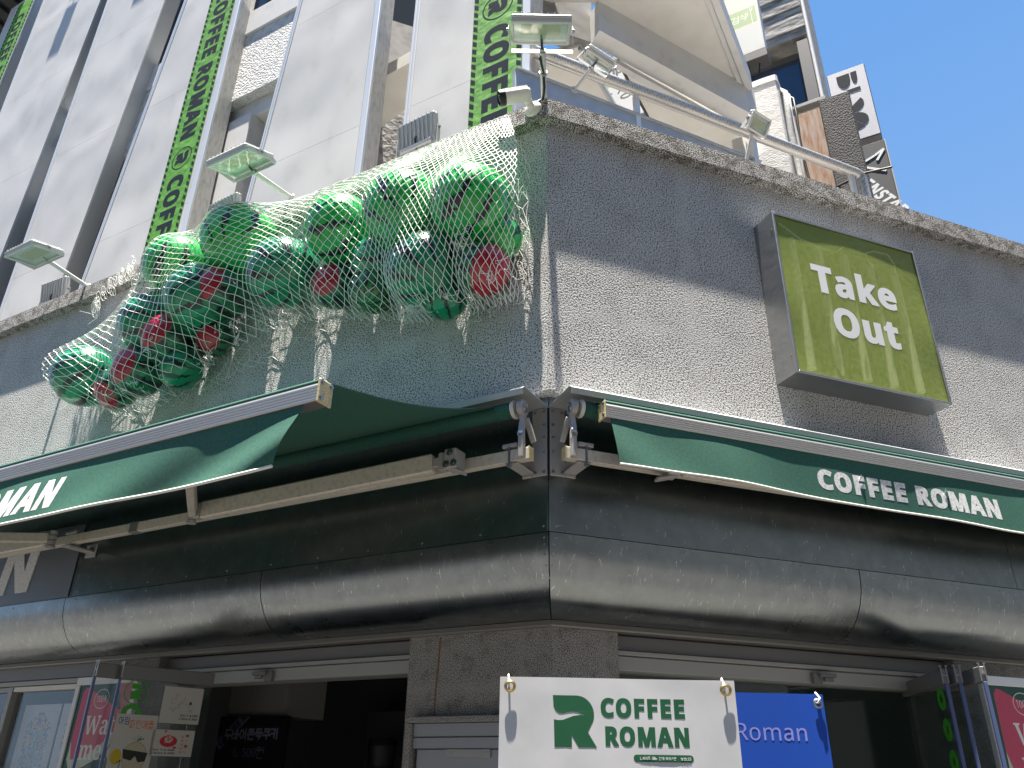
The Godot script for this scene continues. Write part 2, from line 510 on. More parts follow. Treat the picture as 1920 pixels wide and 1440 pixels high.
func materials() -> void:
	# pebble-dash render: pale grains, dark pits
	var grain := noise(0.108, 11)
	grain.fractal_type = FastNoiseLite.FRACTAL_FBM; grain.fractal_octaves = 2
	var m := tri(mat(g(1), 0.95), Vector3.ONE * 0.62)
	m.albedo_texture = ntex(grain, 1024, [[0.0, lin(0.06, 0.06, 0.062)], [0.26, lin(0.12, 0.12, 0.12)], [0.37, lin(0.48, 0.48, 0.475)], [0.6, lin(0.57, 0.57, 0.565)], [1.0, lin(0.64, 0.635, 0.625)]])
	m.heightmap_enabled = true; m.heightmap_texture = ntex(grain, 1024); m.heightmap_scale = 0.2
	var blot := ntex(noise(0.008, 5, FastNoiseLite.TYPE_SIMPLEX, 4), 512, [[0.0, Color(0.92, 0.918, 0.915, 1)], [0.5, Color(0.985, 0.985, 0.985, 1)], [1.0, Color(1, 1, 1, 1)]])
	m.detail_enabled = true; m.detail_blend_mode = BaseMaterial3D.BLEND_MODE_MUL; m.detail_albedo = blot
	m.detail_uv_layer = BaseMaterial3D.DETAIL_UV_1
	M.pebble = m
	var chip := noise(0.085, 23, FastNoiseLite.TYPE_SIMPLEX, 2)
	m = tri(mat(g(1), 0.95), Vector3.ONE * 0.8)
	m.albedo_texture = ntex(chip, 1024, [[0.0, lin(0.03, 0.03, 0.03)], [0.38, lin(0.07, 0.066, 0.064)], [0.48, lin(0.36, 0.35, 0.34)], [0.66, lin(0.48, 0.47, 0.455)], [1.0, lin(0.58, 0.57, 0.55)]])
	m.heightmap_enabled = true; m.heightmap_texture = ntex(chip, 1024); m.heightmap_scale = 0.3
	m.detail_enabled = true; m.detail_blend_mode = BaseMaterial3D.BLEND_MODE_MUL
	m.detail_albedo = ntex(noise(0.02, 7, FastNoiseLite.TYPE_SIMPLEX, 3), 512, [[0.0, Color(0.62, 0.6, 0.58, 1)], [0.4, Color(0.86, 0.85, 0.83, 1)], [0.6, Color(1, 1, 1, 1)], [1.0, Color(1, 1, 1, 1)]])
	M.coping = m
	# granite-like pillar finish
	var gr := noise(0.11, 31)
	m = tri(mat(g(1), 0.8), Vector3.ONE * 1.2)
	m.albedo_texture = ntex(gr, 1024, [[0.0, lin(0.03, 0.03, 0.03)], [0.24, lin(0.06, 0.055, 0.05)], [0.34, lin(0.31, 0.305, 0.295)], [1.0, lin(0.43, 0.42, 0.405)]])
	m.detail_enabled = true; m.detail_blend_mode = BaseMaterial3D.BLEND_MODE_MUL
	m.detail_albedo = ntex(noise(0.012, 8, FastNoiseLite.TYPE_SIMPLEX, 4), 512, [[0.0, Color(0.8, 0.78, 0.75, 1)], [0.35, Color(0.96, 0.955, 0.945, 1)], [1.0, Color(1, 1, 1, 1)]])
	M.granite = m
	# steel sheet, with flecks and scratches
	m = tri(mat(g(1), 0.3, 1.0), Vector3.ONE * 0.5)
	m.albedo_texture = marks(1024, lin(0.24, 0.27, 0.28), lin(0.8, 0.8, 0.8), 420, 2, 14, 0.12, 41)
	m.roughness_texture = ntex(noise(0.01, 43, FastNoiseLite.TYPE_SIMPLEX, 5), 512, ramp(g(0.86), g(1.0)))
	m.roughness = 0.32
	m.normal_enabled = true; m.normal_scale = 0.03; m.normal_texture = ntex(noise(0.006, 44, FastNoiseLite.TYPE_SIMPLEX, 3), 512, [], 6.0)
	M.steel = m
	m = tri(mat(g(1), 0.31, 1.0), Vector3.ONE * 0.55)
	m.albedo_texture = marks(1024, lin(0.3, 0.325, 0.335), lin(0.85, 0.85, 0.84), 700, 3, 26, 0.4, 47)
	m.roughness_texture = ntex(noise(0.012, 48, FastNoiseLite.TYPE_SIMPLEX, 5), 512, ramp(g(0.84), g(1.0)))
	m.normal_enabled = true; m.normal_scale = 0.025; m.normal_texture = ntex(noise(0.006, 49, FastNoiseLite.TYPE_SIMPLEX, 3), 512, [], 6.0)
	M.steel_curve = m
	M.steel_case = tri(mat(lin(0.4, 0.41, 0.42), 0.38, 1.0), Vector3(1, 1, 1))
	M.steel_case.normal_enabled = true; M.steel_case.normal_scale = 0.1
	M.steel_case.normal_texture = ntex(noise(0.02, 50, FastNoiseLite.TYPE_SIMPLEX, 3), 256, [], 6.0)
	M.lip = mat(lin(0.22, 0.215, 0.2), 0.5, 0.6)
	# white painted sheet panels
	m = tri(mat(g(1), 0.62), Vector3(0.45, 0.3, 0.45))
	m.albedo_texture = ntex(noise(0.004, 61, FastNoiseLite.TYPE_SIMPLEX, 6), 1024, [[0.0, lin(0.5, 0.5, 0.497)], [0.28, lin(0.55, 0.55, 0.549)], [0.5, lin(0.565, 0.566, 0.567)], [1.0, lin(0.575, 0.576, 0.577)]])
	m.normal_enabled = true; m.normal_scale = 0.22; m.normal_texture = ntex(noise(0.0035, 62, FastNoiseLite.TYPE_SIMPLEX, 2), 512, [], 8.0)
	M.panel = m
	M.panel_trim = mat(lin(0.72, 0.73, 0.74), 0.35, 0.3)
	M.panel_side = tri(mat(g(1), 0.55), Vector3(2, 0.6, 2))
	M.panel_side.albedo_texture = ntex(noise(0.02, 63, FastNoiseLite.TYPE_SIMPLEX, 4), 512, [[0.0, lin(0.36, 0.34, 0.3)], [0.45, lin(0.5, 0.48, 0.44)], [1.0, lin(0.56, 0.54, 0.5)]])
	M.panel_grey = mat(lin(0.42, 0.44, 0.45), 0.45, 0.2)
	# rough white plaster with board lines
	m = tri(mat(g(1), 0.9), Vector3(0.7, 0.7, 0.7))
	m.albedo_texture = ntex(noise(0.02, 65, FastNoiseLite.TYPE_SIMPLEX, 4), 512, [[0.0, lin(0.4, 0.4, 0.4)], [0.4, lin(0.62, 0.62, 0.62)], [1.0, lin(0.72, 0.72, 0.72)]])
	m.heightmap_enabled = true; m.heightmap_texture = ntex(noise(0.035, 66, FastNoiseLite.TYPE_SIMPLEX, 4), 1024); m.heightmap_scale = 0.9
	M.plaster = m
	M.white = tri(mat(g(1), 0.6), Vector3.ONE * 0.5)
	M.white.albedo_texture = ntex(noise(0.015, 67, FastNoiseLite.TYPE_SIMPLEX, 4), 512, [[0.0, lin(0.58, 0.575, 0.565)], [0.3, lin(0.66, 0.66, 0.655)], [1.0, lin(0.69, 0.69, 0.69)]])
	M.cream = tri(mat(g(1), 0.55), Vector3.ONE * 0.5)
	M.cream.albedo_texture = ntex(noise(0.012, 68, FastNoiseLite.TYPE_SIMPLEX, 4), 512, [[0.0, lin(0.7, 0.68, 0.63)], [1.0, lin(0.78, 0.77, 0.735)]])
	M.grey_wall = tri(mat(g(1), 0.75), Vector3.ONE * 0.6)
	M.grey_wall.albedo_texture = ntex(noise(0.015, 69, FastNoiseLite.TYPE_SIMPLEX, 5), 512, [[0.0, lin(0.22, 0.215, 0.21)], [0.5, lin(0.32, 0.315, 0.31)], [1.0, lin(0.38, 0.375, 0.37)]])
	m = tri(mat(g(1), 0.9), Vector3.ONE * 0.7)
	m.albedo_texture = ntex(noise(0.015, 92, FastNoiseLite.TYPE_SIMPLEX, 5), 512, [[0.0, lin(0.2, 0.19, 0.18)], [0.5, lin(0.34, 0.33, 0.32)], [1.0, lin(0.42, 0.41, 0.39)]])
	m.heightmap_enabled = true; m.heightmap_texture = ntex(noise(0.03, 93, FastNoiseLite.TYPE_SIMPLEX, 4), 512); m.heightmap_scale = 0.5
	M.rough_grey = m
	M.blue_flash = tri(mat(g(1), 0.4, 0.3), Vector3.ONE * 0.6)
	M.blue_flash.albedo_texture = ntex(noise(0.015, 70, FastNoiseLite.TYPE_SIMPLEX, 4), 512, [[0.0, lin(0.34, 0.37, 0.41)], [1.0, lin(0.46, 0.49, 0.53)]])
	# banner cloth and print
	M.banner = tri(mat(g(1), 0.75), Vector3.ONE * 1.5)
	M.banner.albedo_texture = ntex(noise(0.01, 71, FastNoiseLite.TYPE_SIMPLEX, 3), 256, ramp(lin(0.075, 0.28, 0.022), lin(0.105, 0.36, 0.035)))
	M.banner.normal_enabled = true; M.banner.normal_scale = 0.25; M.banner.normal_texture = ntex(noise(0.012, 72, FastNoiseLite.TYPE_SIMPLEX, 3), 256, [], 5.0)
	M.navy = mat(lin(0.018, 0.026, 0.045), 0.9)
	M.navy.metallic_specular = 0.2
	# awning
	m = tri(mat(g(1), 0.8), Vector3.ONE * 3.0)
	m.albedo_texture = ntex(noise(0.03, 73, FastNoiseLite.TYPE_SIMPLEX, 4), 512, [[0.0, lin(0.016, 0.085, 0.06)], [0.5, lin(0.022, 0.11, 0.08)], [1.0, lin(0.03, 0.13, 0.095)]])
	m.heightmap_enabled = true; m.heightmap_texture = ntex(noise(0.3, 74), 512); m.heightmap_scale = 0.05
	M.cloth = m
	M.letter = tri(mat(g(1), 0.7), Vector3.ONE * 2.0)
	M.letter.albedo_texture = ntex(noise(0.04, 75, FastNoiseLite.TYPE_SIMPLEX, 5), 512, [[0.0, lin(0.4, 0.42, 0.43)], [0.42, lin(0.68, 0.69, 0.7)], [1.0, lin(0.78, 0.79, 0.8)]])
	M.hem = mat(lin(0.75, 0.74, 0.7), 0.8)
	M.alu = mat(lin(0.45, 0.45, 0.45), 0.36, 0.8)
	M.arm = tri(mat(g(1), 0.5, 0.1), Vector3.ONE * 2.0)
	M.arm.albedo_texture = ntex(noise(0.02, 76, FastNoiseLite.TYPE_SIMPLEX, 4), 512, [[0.0, lin(0.46, 0.42, 0.34)], [0.4, lin(0.6, 0.555, 0.47)], [1.0, lin(0.64, 0.6, 0.51)]])
	M.cast = mat(lin(0.4, 0.385, 0.37), 0.5, 0.2)
	M.cap = tri(mat(g(1), 0.5), Vector3.ONE * 8.0)
	M.cap.albedo_texture = ntex(noise(0.03, 77, FastNoiseLite.TYPE_SIMPLEX, 4), 256, [[0.0, lin(0.32, 0.24, 0.1)], [0.4, lin(0.55, 0.47, 0.25)], [1.0, lin(0.62, 0.55, 0.32)]])
	M.bolt = mat(lin(0.35, 0.36, 0.37), 0.35, 1.0)
	M.black = mat(lin(0.012, 0.012, 0.013), 0.5)
	M.dark_metal = mat(lin(0.05, 0.052, 0.058), 0.45, 0.3)
	# net and ties
	M.net = mat(lin(0.88, 0.88, 0.87), 0.7)
	M.tie = mat(lin(0.72, 0.72, 0.68), 0.45)
	# lamps
	M.lamp_case = mat(lin(0.55, 0.56, 0.56), 0.45, 0.1)
	M.lamp_glass = mat(Color(0.75, 0.85, 0.8, 0.22), 0.08)
	M.lamp_glass.transparency = BaseMaterial3D.TRANSPARENCY_ALPHA
	M.led = tri(mat(g(1), 0.5), Vector3.ONE * 12.0)
	M.led.albedo_texture = ntex(noise(0.05, 78, FastNoiseLite.TYPE_SIMPLEX, 2), 256, ramp(lin(0.45, 0.36, 0.12), lin(0.6, 0.56, 0.38)))
	M.plastic_white = mat(lin(0.7, 0.68, 0.62), 0.4)
	M.pipe = tri(mat(g(1), 0.35, 0.55), Vector3(9, 1.6, 9))
	M.pipe.albedo_texture = ntex(noise(0.03, 79, FastNoiseLite.TYPE_SIMPLEX, 4), 512, [[0.0, lin(0.16, 0.13, 0.1)], [0.38, lin(0.4, 0.38, 0.36)], [0.55, lin(0.62, 0.63, 0.64)], [1.0, lin(0.68, 0.69, 0.7)]])
	# light box
	M.film = tri(mat(Color(1, 1, 1, 0.38), 0.12), Vector3.ONE * 0.8)
	M.film.albedo_texture = ntex(noise(0.05, 80, FastNoiseLite.TYPE_SIMPLEX, 5), 512, [[0.0, lin(0.32, 0.42, 0.08)], [0.5, lin(0.4, 0.5, 0.13)], [1.0, lin(0.48, 0.57, 0.22)]])
	M.film.transparency = BaseMaterial3D.TRANSPARENCY_ALPHA
	M.film_back = mat(lin(0.3, 0.4, 0.1), 0.7)
	M.tube = mat(lin(0.84, 0.86, 0.6), 0.4)
	M.print_white = mat(lin(0.74, 0.76, 0.78), 0.5)
	M.board = tri(mat(g(1), 0.35), Vector3.ONE * 1.4)
	M.board.albedo_texture = ntex(noise(0.02, 81, FastNoiseLite.TYPE_SIMPLEX, 3), 256, ramp(lin(0.54, 0.555, 0.585), lin(0.6, 0.61, 0.635)))
	M.board.normal_enabled = true; M.board.normal_scale = 0.05; M.board.normal_texture = ntex(noise(0.012, 82, FastNoiseLite.TYPE_SIMPLEX, 2), 256, [], 4.0)
	M.board_blue = mat(lin(0.0, 0.062, 0.42), 0.6)
	M.lilac = mat(lin(0.25, 0.27, 0.68), 0.5)
	M.print_green = mat(lin(0.0, 0.085, 0.033), 0.8)
	M.brass = mat(lin(0.55, 0.42, 0.2), 0.3, 1.0)
	# openings
	M.glass = mat(Color(0.2, 0.32, 0.28, 0.1), 0.04)
	M.glass.transparency = BaseMaterial3D.TRANSPARENCY_ALPHA
	M.dark_glass = mat(lin(0.008, 0.011, 0.014), 0.06)
	M.frame = mat(lin(0.36, 0.36, 0.35), 0.5, 0.2)
	M.frame_dark = mat(lin(0.2, 0.2, 0.2), 0.5, 0.3)
	M.door_edge = mat(lin(0.1, 0.13, 0.26), 0.2, 0.1)
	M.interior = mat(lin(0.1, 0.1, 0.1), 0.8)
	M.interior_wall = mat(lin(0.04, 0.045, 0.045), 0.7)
	M.cabinet = mat(lin(0.3, 0.29, 0.27), 0.6)
	M.shutter = mat(lin(0.34, 0.35, 0.37), 0.4, 0.5)
	# far buildings
	m = tri(mat(g(1), 0.9), Vector3(0.16, 0.5, 0.16))
	m.albedo_texture = ntex(noise(0.025, 83, FastNoiseLite.TYPE_SIMPLEX, 4), 512, [[0.0, lin(0.12, 0.12, 0.115)], [0.42, lin(0.28, 0.275, 0.265)], [0.6, lin(0.36, 0.355, 0.34)], [1.0, lin(0.46, 0.45, 0.43)]])
	m.heightmap_enabled = true; m.heightmap_texture = ntex(noise(0.035, 84, FastNoiseLite.TYPE_SIMPLEX, 5), 512); m.heightmap_scale = 0.5
	M.concrete = m
	m = tri(mat(g(1), 0.85), Vector3(0.35, 1.4, 0.35))
	m.albedo_texture = ntex(noise(0.02, 85, FastNoiseLite.TYPE_SIMPLEX, 4), 512, [[0.0, lin(0.38, 0.38, 0.37)], [0.4, lin(0.52, 0.52, 0.515)], [1.0, lin(0.58, 0.58, 0.575)]])
	m.heightmap_enabled = true; m.heightmap_texture = ntex(noise(0.09, 86, FastNoiseLite.TYPE_SIMPLEX, 4), 512); m.heightmap_scale = 0.35
	M.white_rough = m
	m = tri(mat(g(1), 0.8), Vector3(1.6, 0.25, 1.6))
	m.albedo_texture = ntex(noise(0.02, 87, FastNoiseLite.TYPE_SIMPLEX, 5), 512, [[0.0, lin(0.3, 0.1, 0.03)], [0.28, lin(0.32, 0.19, 0.12)], [0.5, lin(0.36, 0.26, 0.2)], [1.0, lin(0.44, 0.33, 0.27)]])
	M.rust = m
	m = tri(mat(lin(0.035, 0.036, 0.04), 0.8), Vector3.ONE * 0.8)
	m.heightmap_enabled = true; m.heightmap_texture = ntex(noise(0.1, 88, FastNoiseLite.TYPE_SIMPLEX, 4), 512); m.heightmap_scale = 0.35
	M.stucco = m
	M.sign_white = mat(lin(0.5, 0.51, 0.56), 0.6)
	M.sign_grey = mat(lin(0.055, 0.06, 0.07), 0.7)
	M.sign_print = mat(lin(0.06, 0.063, 0.07), 0.9)
	M.sign_print.metallic_specular = 0.2
	M.blue_glass = mat(lin(0.02, 0.05, 0.12), 0.05, 0.0)
	# street
	m = tri(mat(g(1), 0.9), Vector3.ONE * 0.4, true)
	m.albedo_texture = ntex(noise(0.15, 90, FastNoiseLite.TYPE_SIMPLEX, 3), 512, ramp(lin(0.03, 0.03, 0.032), lin(0.09, 0.09, 0.09)))
	M.asphalt = m
	M.paving = tri(mat(g(1), 0.85), Vector3.ONE * 0.5, true)
	M.paving.albedo_texture = ntex(noise(0.05, 91, FastNoiseLite.TYPE_SIMPLEX, 4), 512, ramp(lin(0.06, 0.058, 0.056), lin(0.12, 0.117, 0.112)))
	M.facade = [mat(lin(0.46, 0.46, 0.43), 0.8), mat(lin(0.21, 0.215, 0.21), 0.8), mat(lin(0.28, 0.285, 0.29), 0.8)]

func sheet_mat(t: Texture2D, rough := 0.5) -> StandardMaterial3D:
	var m := mat(g(1), rough)
	m.albedo_texture = t; m.texture_repeat = false
	return m

const MITER := 0.4672
# a profile [(out, up)] run along a wall from x0 to x1; the ends are cut at m0, m1 metres of x per metre outwards
func run(b: MB, prof: Array, x0: float, x1: float, m0 := 0.0, m1 := 0.0, closed := true) -> MB:
	var k := prof.size()
	var en := []
	for i in k:
		var p: Vector2 = prof[i]; var q: Vector2 = prof[(i + 1) % k]
		var d := (q - p).normalized()
		en.append(Vector3(0, -d.x, d.y))
	for i in (k if closed else k - 1):
		var p: Vector2 = prof[i]; var q: Vector2 = prof[(i + 1) % k]
		var e: Vector3 = en[i]; var pe: Vector3 = en[(i + k - 1) % k]; var ne: Vector3 = en[(i + 1) % k]
		var na := (e + pe).normalized() if e.dot(pe) > 0.9 and (closed or i > 0) else e
		var nb := (e + ne).normalized() if e.dot(ne) > 0.9 and (closed or i < k - 2) else e
		var A := Vector3(x0 + m0 * p.x, p.y, p.x); var B := Vector3(x1 + m1 * p.x, p.y, p.x)
		var C := Vector3(x1 + m1 * q.x, q.y, q.x); var D := Vector3(x0 + m0 * q.x, q.y, q.x)
		b.tri3(A, B, C, na, na, nb, Vector2.ZERO, Vector2.ZERO, Vector2.ZERO)
		b.tri3(A, C, D, na, nb, nb, Vector2.ZERO, Vector2.ZERO, Vector2.ZERO)
	if closed:
		var pl := PackedVector2Array(prof)
		var ix := Geometry2D.triangulate_polygon(pl)
		for t in range(0, ix.size(), 3):
			var a := pl[ix[t]]; var c := pl[ix[t + 1]]; var d := pl[ix[t + 2]]
			if (c - a).cross(d - a) < 0: var s := c; c = d; d = s
			b.tri(Vector3(x1 + m1 * a.x, a.y, a.x), Vector3(x1 + m1 * d.x, d.y, d.x), Vector3(x1 + m1 * c.x, c.y, c.x))
			b.tri(Vector3(x0 + m0 * a.x, a.y, a.x), Vector3(x0 + m0 * c.x, c.y, c.x), Vector3(x0 + m0 * d.x, d.y, d.x))
	return b

func v2(a: Array) -> PackedVector2Array:
	var o := PackedVector2Array()
	for i in range(0, a.size(), 2): o.append(Vector2(a[i], a[i + 1]))
	return o

func same(p: Vector3) -> Vector3: return p

func _ready() -> void:
	rng.seed = 7
	# camera
	var cam := Camera3D.new(); cam.name = "camera"
	var fwd := Vector3(0, sin(PITCH), -cos(PITCH)); var up0 := Vector3(0, cos(PITCH), sin(PITCH))
	var rt := Vector3.RIGHT * cos(ROLL) + up0 * sin(ROLL)
	cam.transform = Transform3D(Basis(rt, rt.cross(fwd), -fwd), Vector3(0, 1.6, 0))
	cam.fov = 51.38; cam.near = 0.05; cam.far = 400
	add_child(cam)
	# sky, exposure
	var we := WorldEnvironment.new(); we.name = "world_environment"
	var env := Environment.new()
	env.background_mode = Environment.BG_SKY
	var sm := ProceduralSkyMaterial.new()
	sm.sky_top_color = lin(0.032, 0.085, 0.19); sm.sky_horizon_color = lin(0.13, 0.172, 0.225); sm.sky_curve = 0.3
	sm.ground_bottom_color = lin(0.05, 0.05, 0.05); sm.ground_horizon_color = lin(0.08, 0.09, 0.1)
	sm.sky_energy_multiplier = 1.0; sm.sun_angle_max = 12
	env.sky = Sky.new(); env.sky.sky_material = sm
	env.tonemap_mode = Environment.TONE_MAPPER_LINEAR
	env.tonemap_exposure = 4.4
	env.sdfgi_enabled = true; env.ssao_enabled = true; env.ssil_enabled = true
	we.environment = env; add_child(we)
	# sun, high and a little behind the camera
	var sun := DirectionalLight3D.new(); sun.name = "sun"
	sun.light_energy = 1.6; sun.light_color = Color(1, 0.965, 0.91); sun.light_angular_distance = 0.5; sun.shadow_enabled = true
	add_child(sun)
	sun.look_at_from_position(Vector3(-0.044, 1, 0.096) * 50, Vector3.ZERO, Vector3.FORWARD)
	materials()
	street()
	cafe()
	roof_terrace()
	background()
	lower_storey()
	awnings()
	light_box()
	banners()
	boards()
	ball_net()
	floodlights()
	security_camera()

# ------------------------------------------------------------------ street
func street() -> void:
	structure("road", mb().box(Vector3(-70, -0.3, -60), Vector3(70, -0.02, 60)), M.asphalt)
	var b := mb()
	var l := FL * Vector3(-14, 0, 0); var c := FL * Vector3.ZERO; var r := FR * Vector3(9, 0, 0)
	var lo := FL * Vector3(-14, 0, 2.6); var co := c + Vector3(-0.1, 0, 2.4); var ro := FR * Vector3(9, 0, 2.2)
	b.prism(PackedVector2Array([Vector2(l.x, -l.z), Vector2(lo.x, -lo.z), Vector2(co.x, -co.z), Vector2(ro.x, -ro.z), Vector2(r.x, -r.z), Vector2(c.x, -c.z)]), -0.02, 0.1, func(p: Vector3) -> Vector3: return Vector3(p.x, p.z, -p.y))
	structure("pavement", b, M.paving)
	# the houses across the street, which the steel and the glass mirror
	var L := ["pale rendered shop house across the street, behind the viewer to the left", "brownish taller shop house across the street, straight behind the viewer", "white shop house across the street, behind the viewer to the right"]
	L.append_array(["tall grey shop house beyond the side street at the right, outside the picture", "pale shop house far down the street at the left, outside the picture"])
	for i in 5:
		var x0 := -19.0 + i * 12.7; var h: float = [15.5, 18.5, 16.5, 16.0, 9.5][i]
		var o := thing("shop_house", L[i], "building", Transform3D(Basis(), Vector3(x0, 0, 11.5)) if i < 3 else (Transform3D(Basis(Vector3.UP, -PI / 2), Vector3(20.5, 0, -3.5)) if i == 3 else Transform3D(Basis(Vector3.UP, PI / 2), Vector3(-27, 0, 9.5))), "houses across the street")
		part("wall", mb().box(Vector3(0, 0, 0), Vector3(12.6, h, 8), 0.02), M.facade[i % 3], o)
		part("roof", mb().box(Vector3(-0.15, h, -0.15), Vector3(12.75, h + 0.2, 8.15)), M.frame, o)
		for row in int(h / 3.0):
			for k in 4:
				var wx := 0.9 + k * 2.9; var wy := 0.6 + row * 3.0
				var w := part("window", mb().box(Vector3(wx - 0.08, wy - 0.08, -0.06), Vector3(wx + 2.18, wy + 1.88, 0.02)), M.frame, o)
				part("pane", mb().box(Vector3(wx, wy, -0.09), Vector3(wx + 2.1, wy + 1.8, -0.062)), M.dark_glass, w)

# ------------------------------------------------------------------ the cafe building
var cafe_root: Node3D
func BL() -> Transform3D: return Transform3D(Basis(Vector3.UP, TURN_L), Vector3.ZERO)
func BR() -> Transform3D: return Transform3D(Basis(Vector3.UP, TURN_R), Vector3.ZERO)
func plan(b: MB, y0: float, y1: float, inset: float, back := 8.0) -> MB:
	var k := -inset
	var c := Vector3(0, 0, k / cos(0.43707))
	c = Vector3(sin((TURN_L + TURN_R) / 2), 0, cos((TURN_L + TURN_R) / 2)) * (k / cos(0.43707))
	var l := BL() * Vector3(-12, 0, k); var r := BR() * Vector3(7.5, 0, k); var l2 := BL() * Vector3(-12, 0, -back); var r2 := BR() * Vector3(7.5, 0, -back)
	b.prism(PackedVector2Array([Vector2(l.x, -l.z), Vector2(c.x, -c.z), Vector2(r.x, -r.z), Vector2(r2.x, -r2.z), Vector2(l2.x, -l2.z)]), y0, y1, func(p: Vector3) -> Vector3: return Vector3(p.x, p.z, -p.y))
	return b

func cafe() -> void:
	var o := thing("cafe_building", "grey pebble-dashed corner building with steel cornice and tall white facade panels", "building", Transform3D(Basis(), CORNER))
	cafe_root = o
	var band := [Vector2(-0.3, 3.4), Vector2(-0.02, 3.4), Vector2(-0.006, 3.402), Vector2(0, 3.41), Vector2(0, 5.222), Vector2(-0.3, 5.222)]
	part("wall", run(mb(), band, -12, 0, 0, MITER), M.pebble, o, BL())
	part("wall", run(mb(), band, 0, 7.5, -MITER, 0), M.pebble, o, BR())
	var cop := [Vector2(-0.3, 5.224), Vector2(0.066, 5.224), Vector2(0.072, 5.231), Vector2(0.072, 5.368), Vector2(0.062, 5.378), Vector2(-0.3, 5.385)]
	part("coping", run(mb(), cop, -12, 0, 0, MITER), M.coping, o, BL())
	part("coping", run(mb(), cop, 0, 7.5, -MITER, 0), M.coping, o, BR())
	# structure hidden behind: slab, ceiling, end and rear walls
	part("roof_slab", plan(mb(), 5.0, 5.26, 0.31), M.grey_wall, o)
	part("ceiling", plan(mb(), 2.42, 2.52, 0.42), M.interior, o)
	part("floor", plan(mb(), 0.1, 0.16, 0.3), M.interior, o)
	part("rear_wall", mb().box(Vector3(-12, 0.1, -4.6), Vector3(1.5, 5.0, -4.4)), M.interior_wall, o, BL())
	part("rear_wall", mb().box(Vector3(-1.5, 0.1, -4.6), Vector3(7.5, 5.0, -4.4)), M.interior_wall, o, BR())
	part("end_wall", mb().box(Vector3(-12.2, 0.1, -8), Vector3(-12, 5.3, -0.31)), M.grey_wall, o, BL())
	part("end_wall", mb().box(Vector3(7.5, 0.1, -8), Vector3(7.7, 5.3, -0.31)), M.grey_wall, o, BR())
	# steel cornice: flat sheets above, a bull-nose below, split into sheets with open joints
	var curve := [Vector2(-0.066, 2.678)]
	for p: Array in [[-0.068, 2.62], [-0.077, 2.56], [-0.1, 2.497], [-0.137, 2.435], [-0.178, 2.388], [-0.22, 2.36], [-0.265, 2.34], [-0.315, 2.329], [-0.385, 2.324]]: curve.append(Vector2(p[0], p[1]))
	curve.reverse()
	var cur2 := curve.duplicate(); cur2.append(Vector2(-0.4, 2.678)); cur2.append(Vector2(-0.4, 2.324))
	for s in 2:
		var X := BL() if s == 0 else BR()
		var cuts: Array = [-12.0, -8.0, -3.78, -1.925, 0.0] if s == 0 else [0.0, 1.905, 3.9, 7.5]
		var flats: Array = [-12.0, -7.4, -3.72, 0.0] if s == 0 else [0.0, 3.1, 7.5]
		for i in cuts.size() - 1:
			var m0 := -MITER if s == 1 and i == 0 else 0.0; var m1 := MITER if s == 0 and i == cuts.size() - 2 else 0.0
			part("cornice_sheet", run(mb(), cur2, cuts[i] + 0.003, cuts[i + 1] - 0.003, m0, m1), M.steel_curve, o, X)
		for i in flats.size() - 1:
			var m0 := -MITER if s == 1 and i == 0 else 0.0; var m1 := MITER if s == 0 and i == flats.size() - 2 else 0.0
			part("fascia_sheet", run(mb(), [Vector2(-0.2, 2.681), Vector2(-0.064, 2.681), Vector2(-0.064, 3.398), Vector2(-0.2, 3.398)], flats[i] + 0.002, flats[i + 1] - 0.002, m0, m1), M.steel, o, X)
		var lipx: Array = [[-12.0, 0.0, 0.0, MITER], [0.0, 7.5, -MITER, 0.0]][s]
		part("cornice_lip", run(mb(), [Vector2(-0.44, 2.292), Vector2(-0.372, 2.292), Vector2(-0.366, 2.3), Vector2(-0.37, 2.323), Vector2(-0.44, 2.323)], lipx[0], lipx[1], lipx[2], lipx[3]), M.lip, o, X)
		var sc := mb()
		for i in 34:
			var x := (-0.06 - i * 0.36) if s == 0 else (0.07 + i * 0.36)
			if absf(x) < 7.4:
				sc.lathe([Vector2(0, 0.003), Vector2(0.005, 0.0025), Vector2(0.007, 0)], Vector3(x, 2.71, -0.0638), Vector3.BACK, 8)
				if i % 2 == 0: sc.lathe([Vector2(0, 0.003), Vector2(0.005, 0.0025), Vector2(0.007, 0)], Vector3(x, 2.655, -0.0662), Vector3.BACK, 8)
		for k in 4: sc.lathe([Vector2(0, 0.003), Vector2(0.005, 0.0025), Vector2(0.007, 0)], Vector3(-0.06 if s == 0 else 0.06, 2.62 - k * 0.05, -0.067 - k * k * 0.006), Vector3(0, -0.2 * k, 1), 8)
		part("screw_row", sc, M.bolt, o, X).set_meta("kind", "stuff")
	# corner pillar and the two next ones
	part("pillar", run(mb(), [Vector2(-0.8, 0.1), Vector2(-0.4, 0.1), Vector2(-0.4, 2.3), Vector2(-0.8, 2.3)], -1.057, 0, 0, MITER), M.granite, o, BL())
	part("pillar", run(mb(), [Vector2(-0.8, 0.1), Vector2(-0.401, 0.1), Vector2(-0.401, 2.3), Vector2(-0.8, 2.3)], 0, 0.558, -MITER, 0), M.granite, o, BR())
	part("pillar", mb().box(Vector3(-3.79, 0.1, -0.8), Vector3(-3.1, 2.3, -0.4), 0.006), M.granite, o, BL())
	part("pillar", mb().box(Vector3(2.84, 0.1, -0.8), Vector3(4.6, 2.3, -0.4), 0.006), M.granite, o, BR())
	# rust runs down the pillar joints
	var ru := mb()
	ru.prism(v2([-0.862, 2.285, -0.854, 2.285, -0.856, 2.16, -0.868, 2.0, -0.872, 1.86, -0.878, 1.86, -0.874, 2.02, -0.866, 2.15]), -0.3995, -0.398, same)
	part("rust_streak", ru, mat(lin(0.2, 0.1, 0.045), 0.9), o, BL())
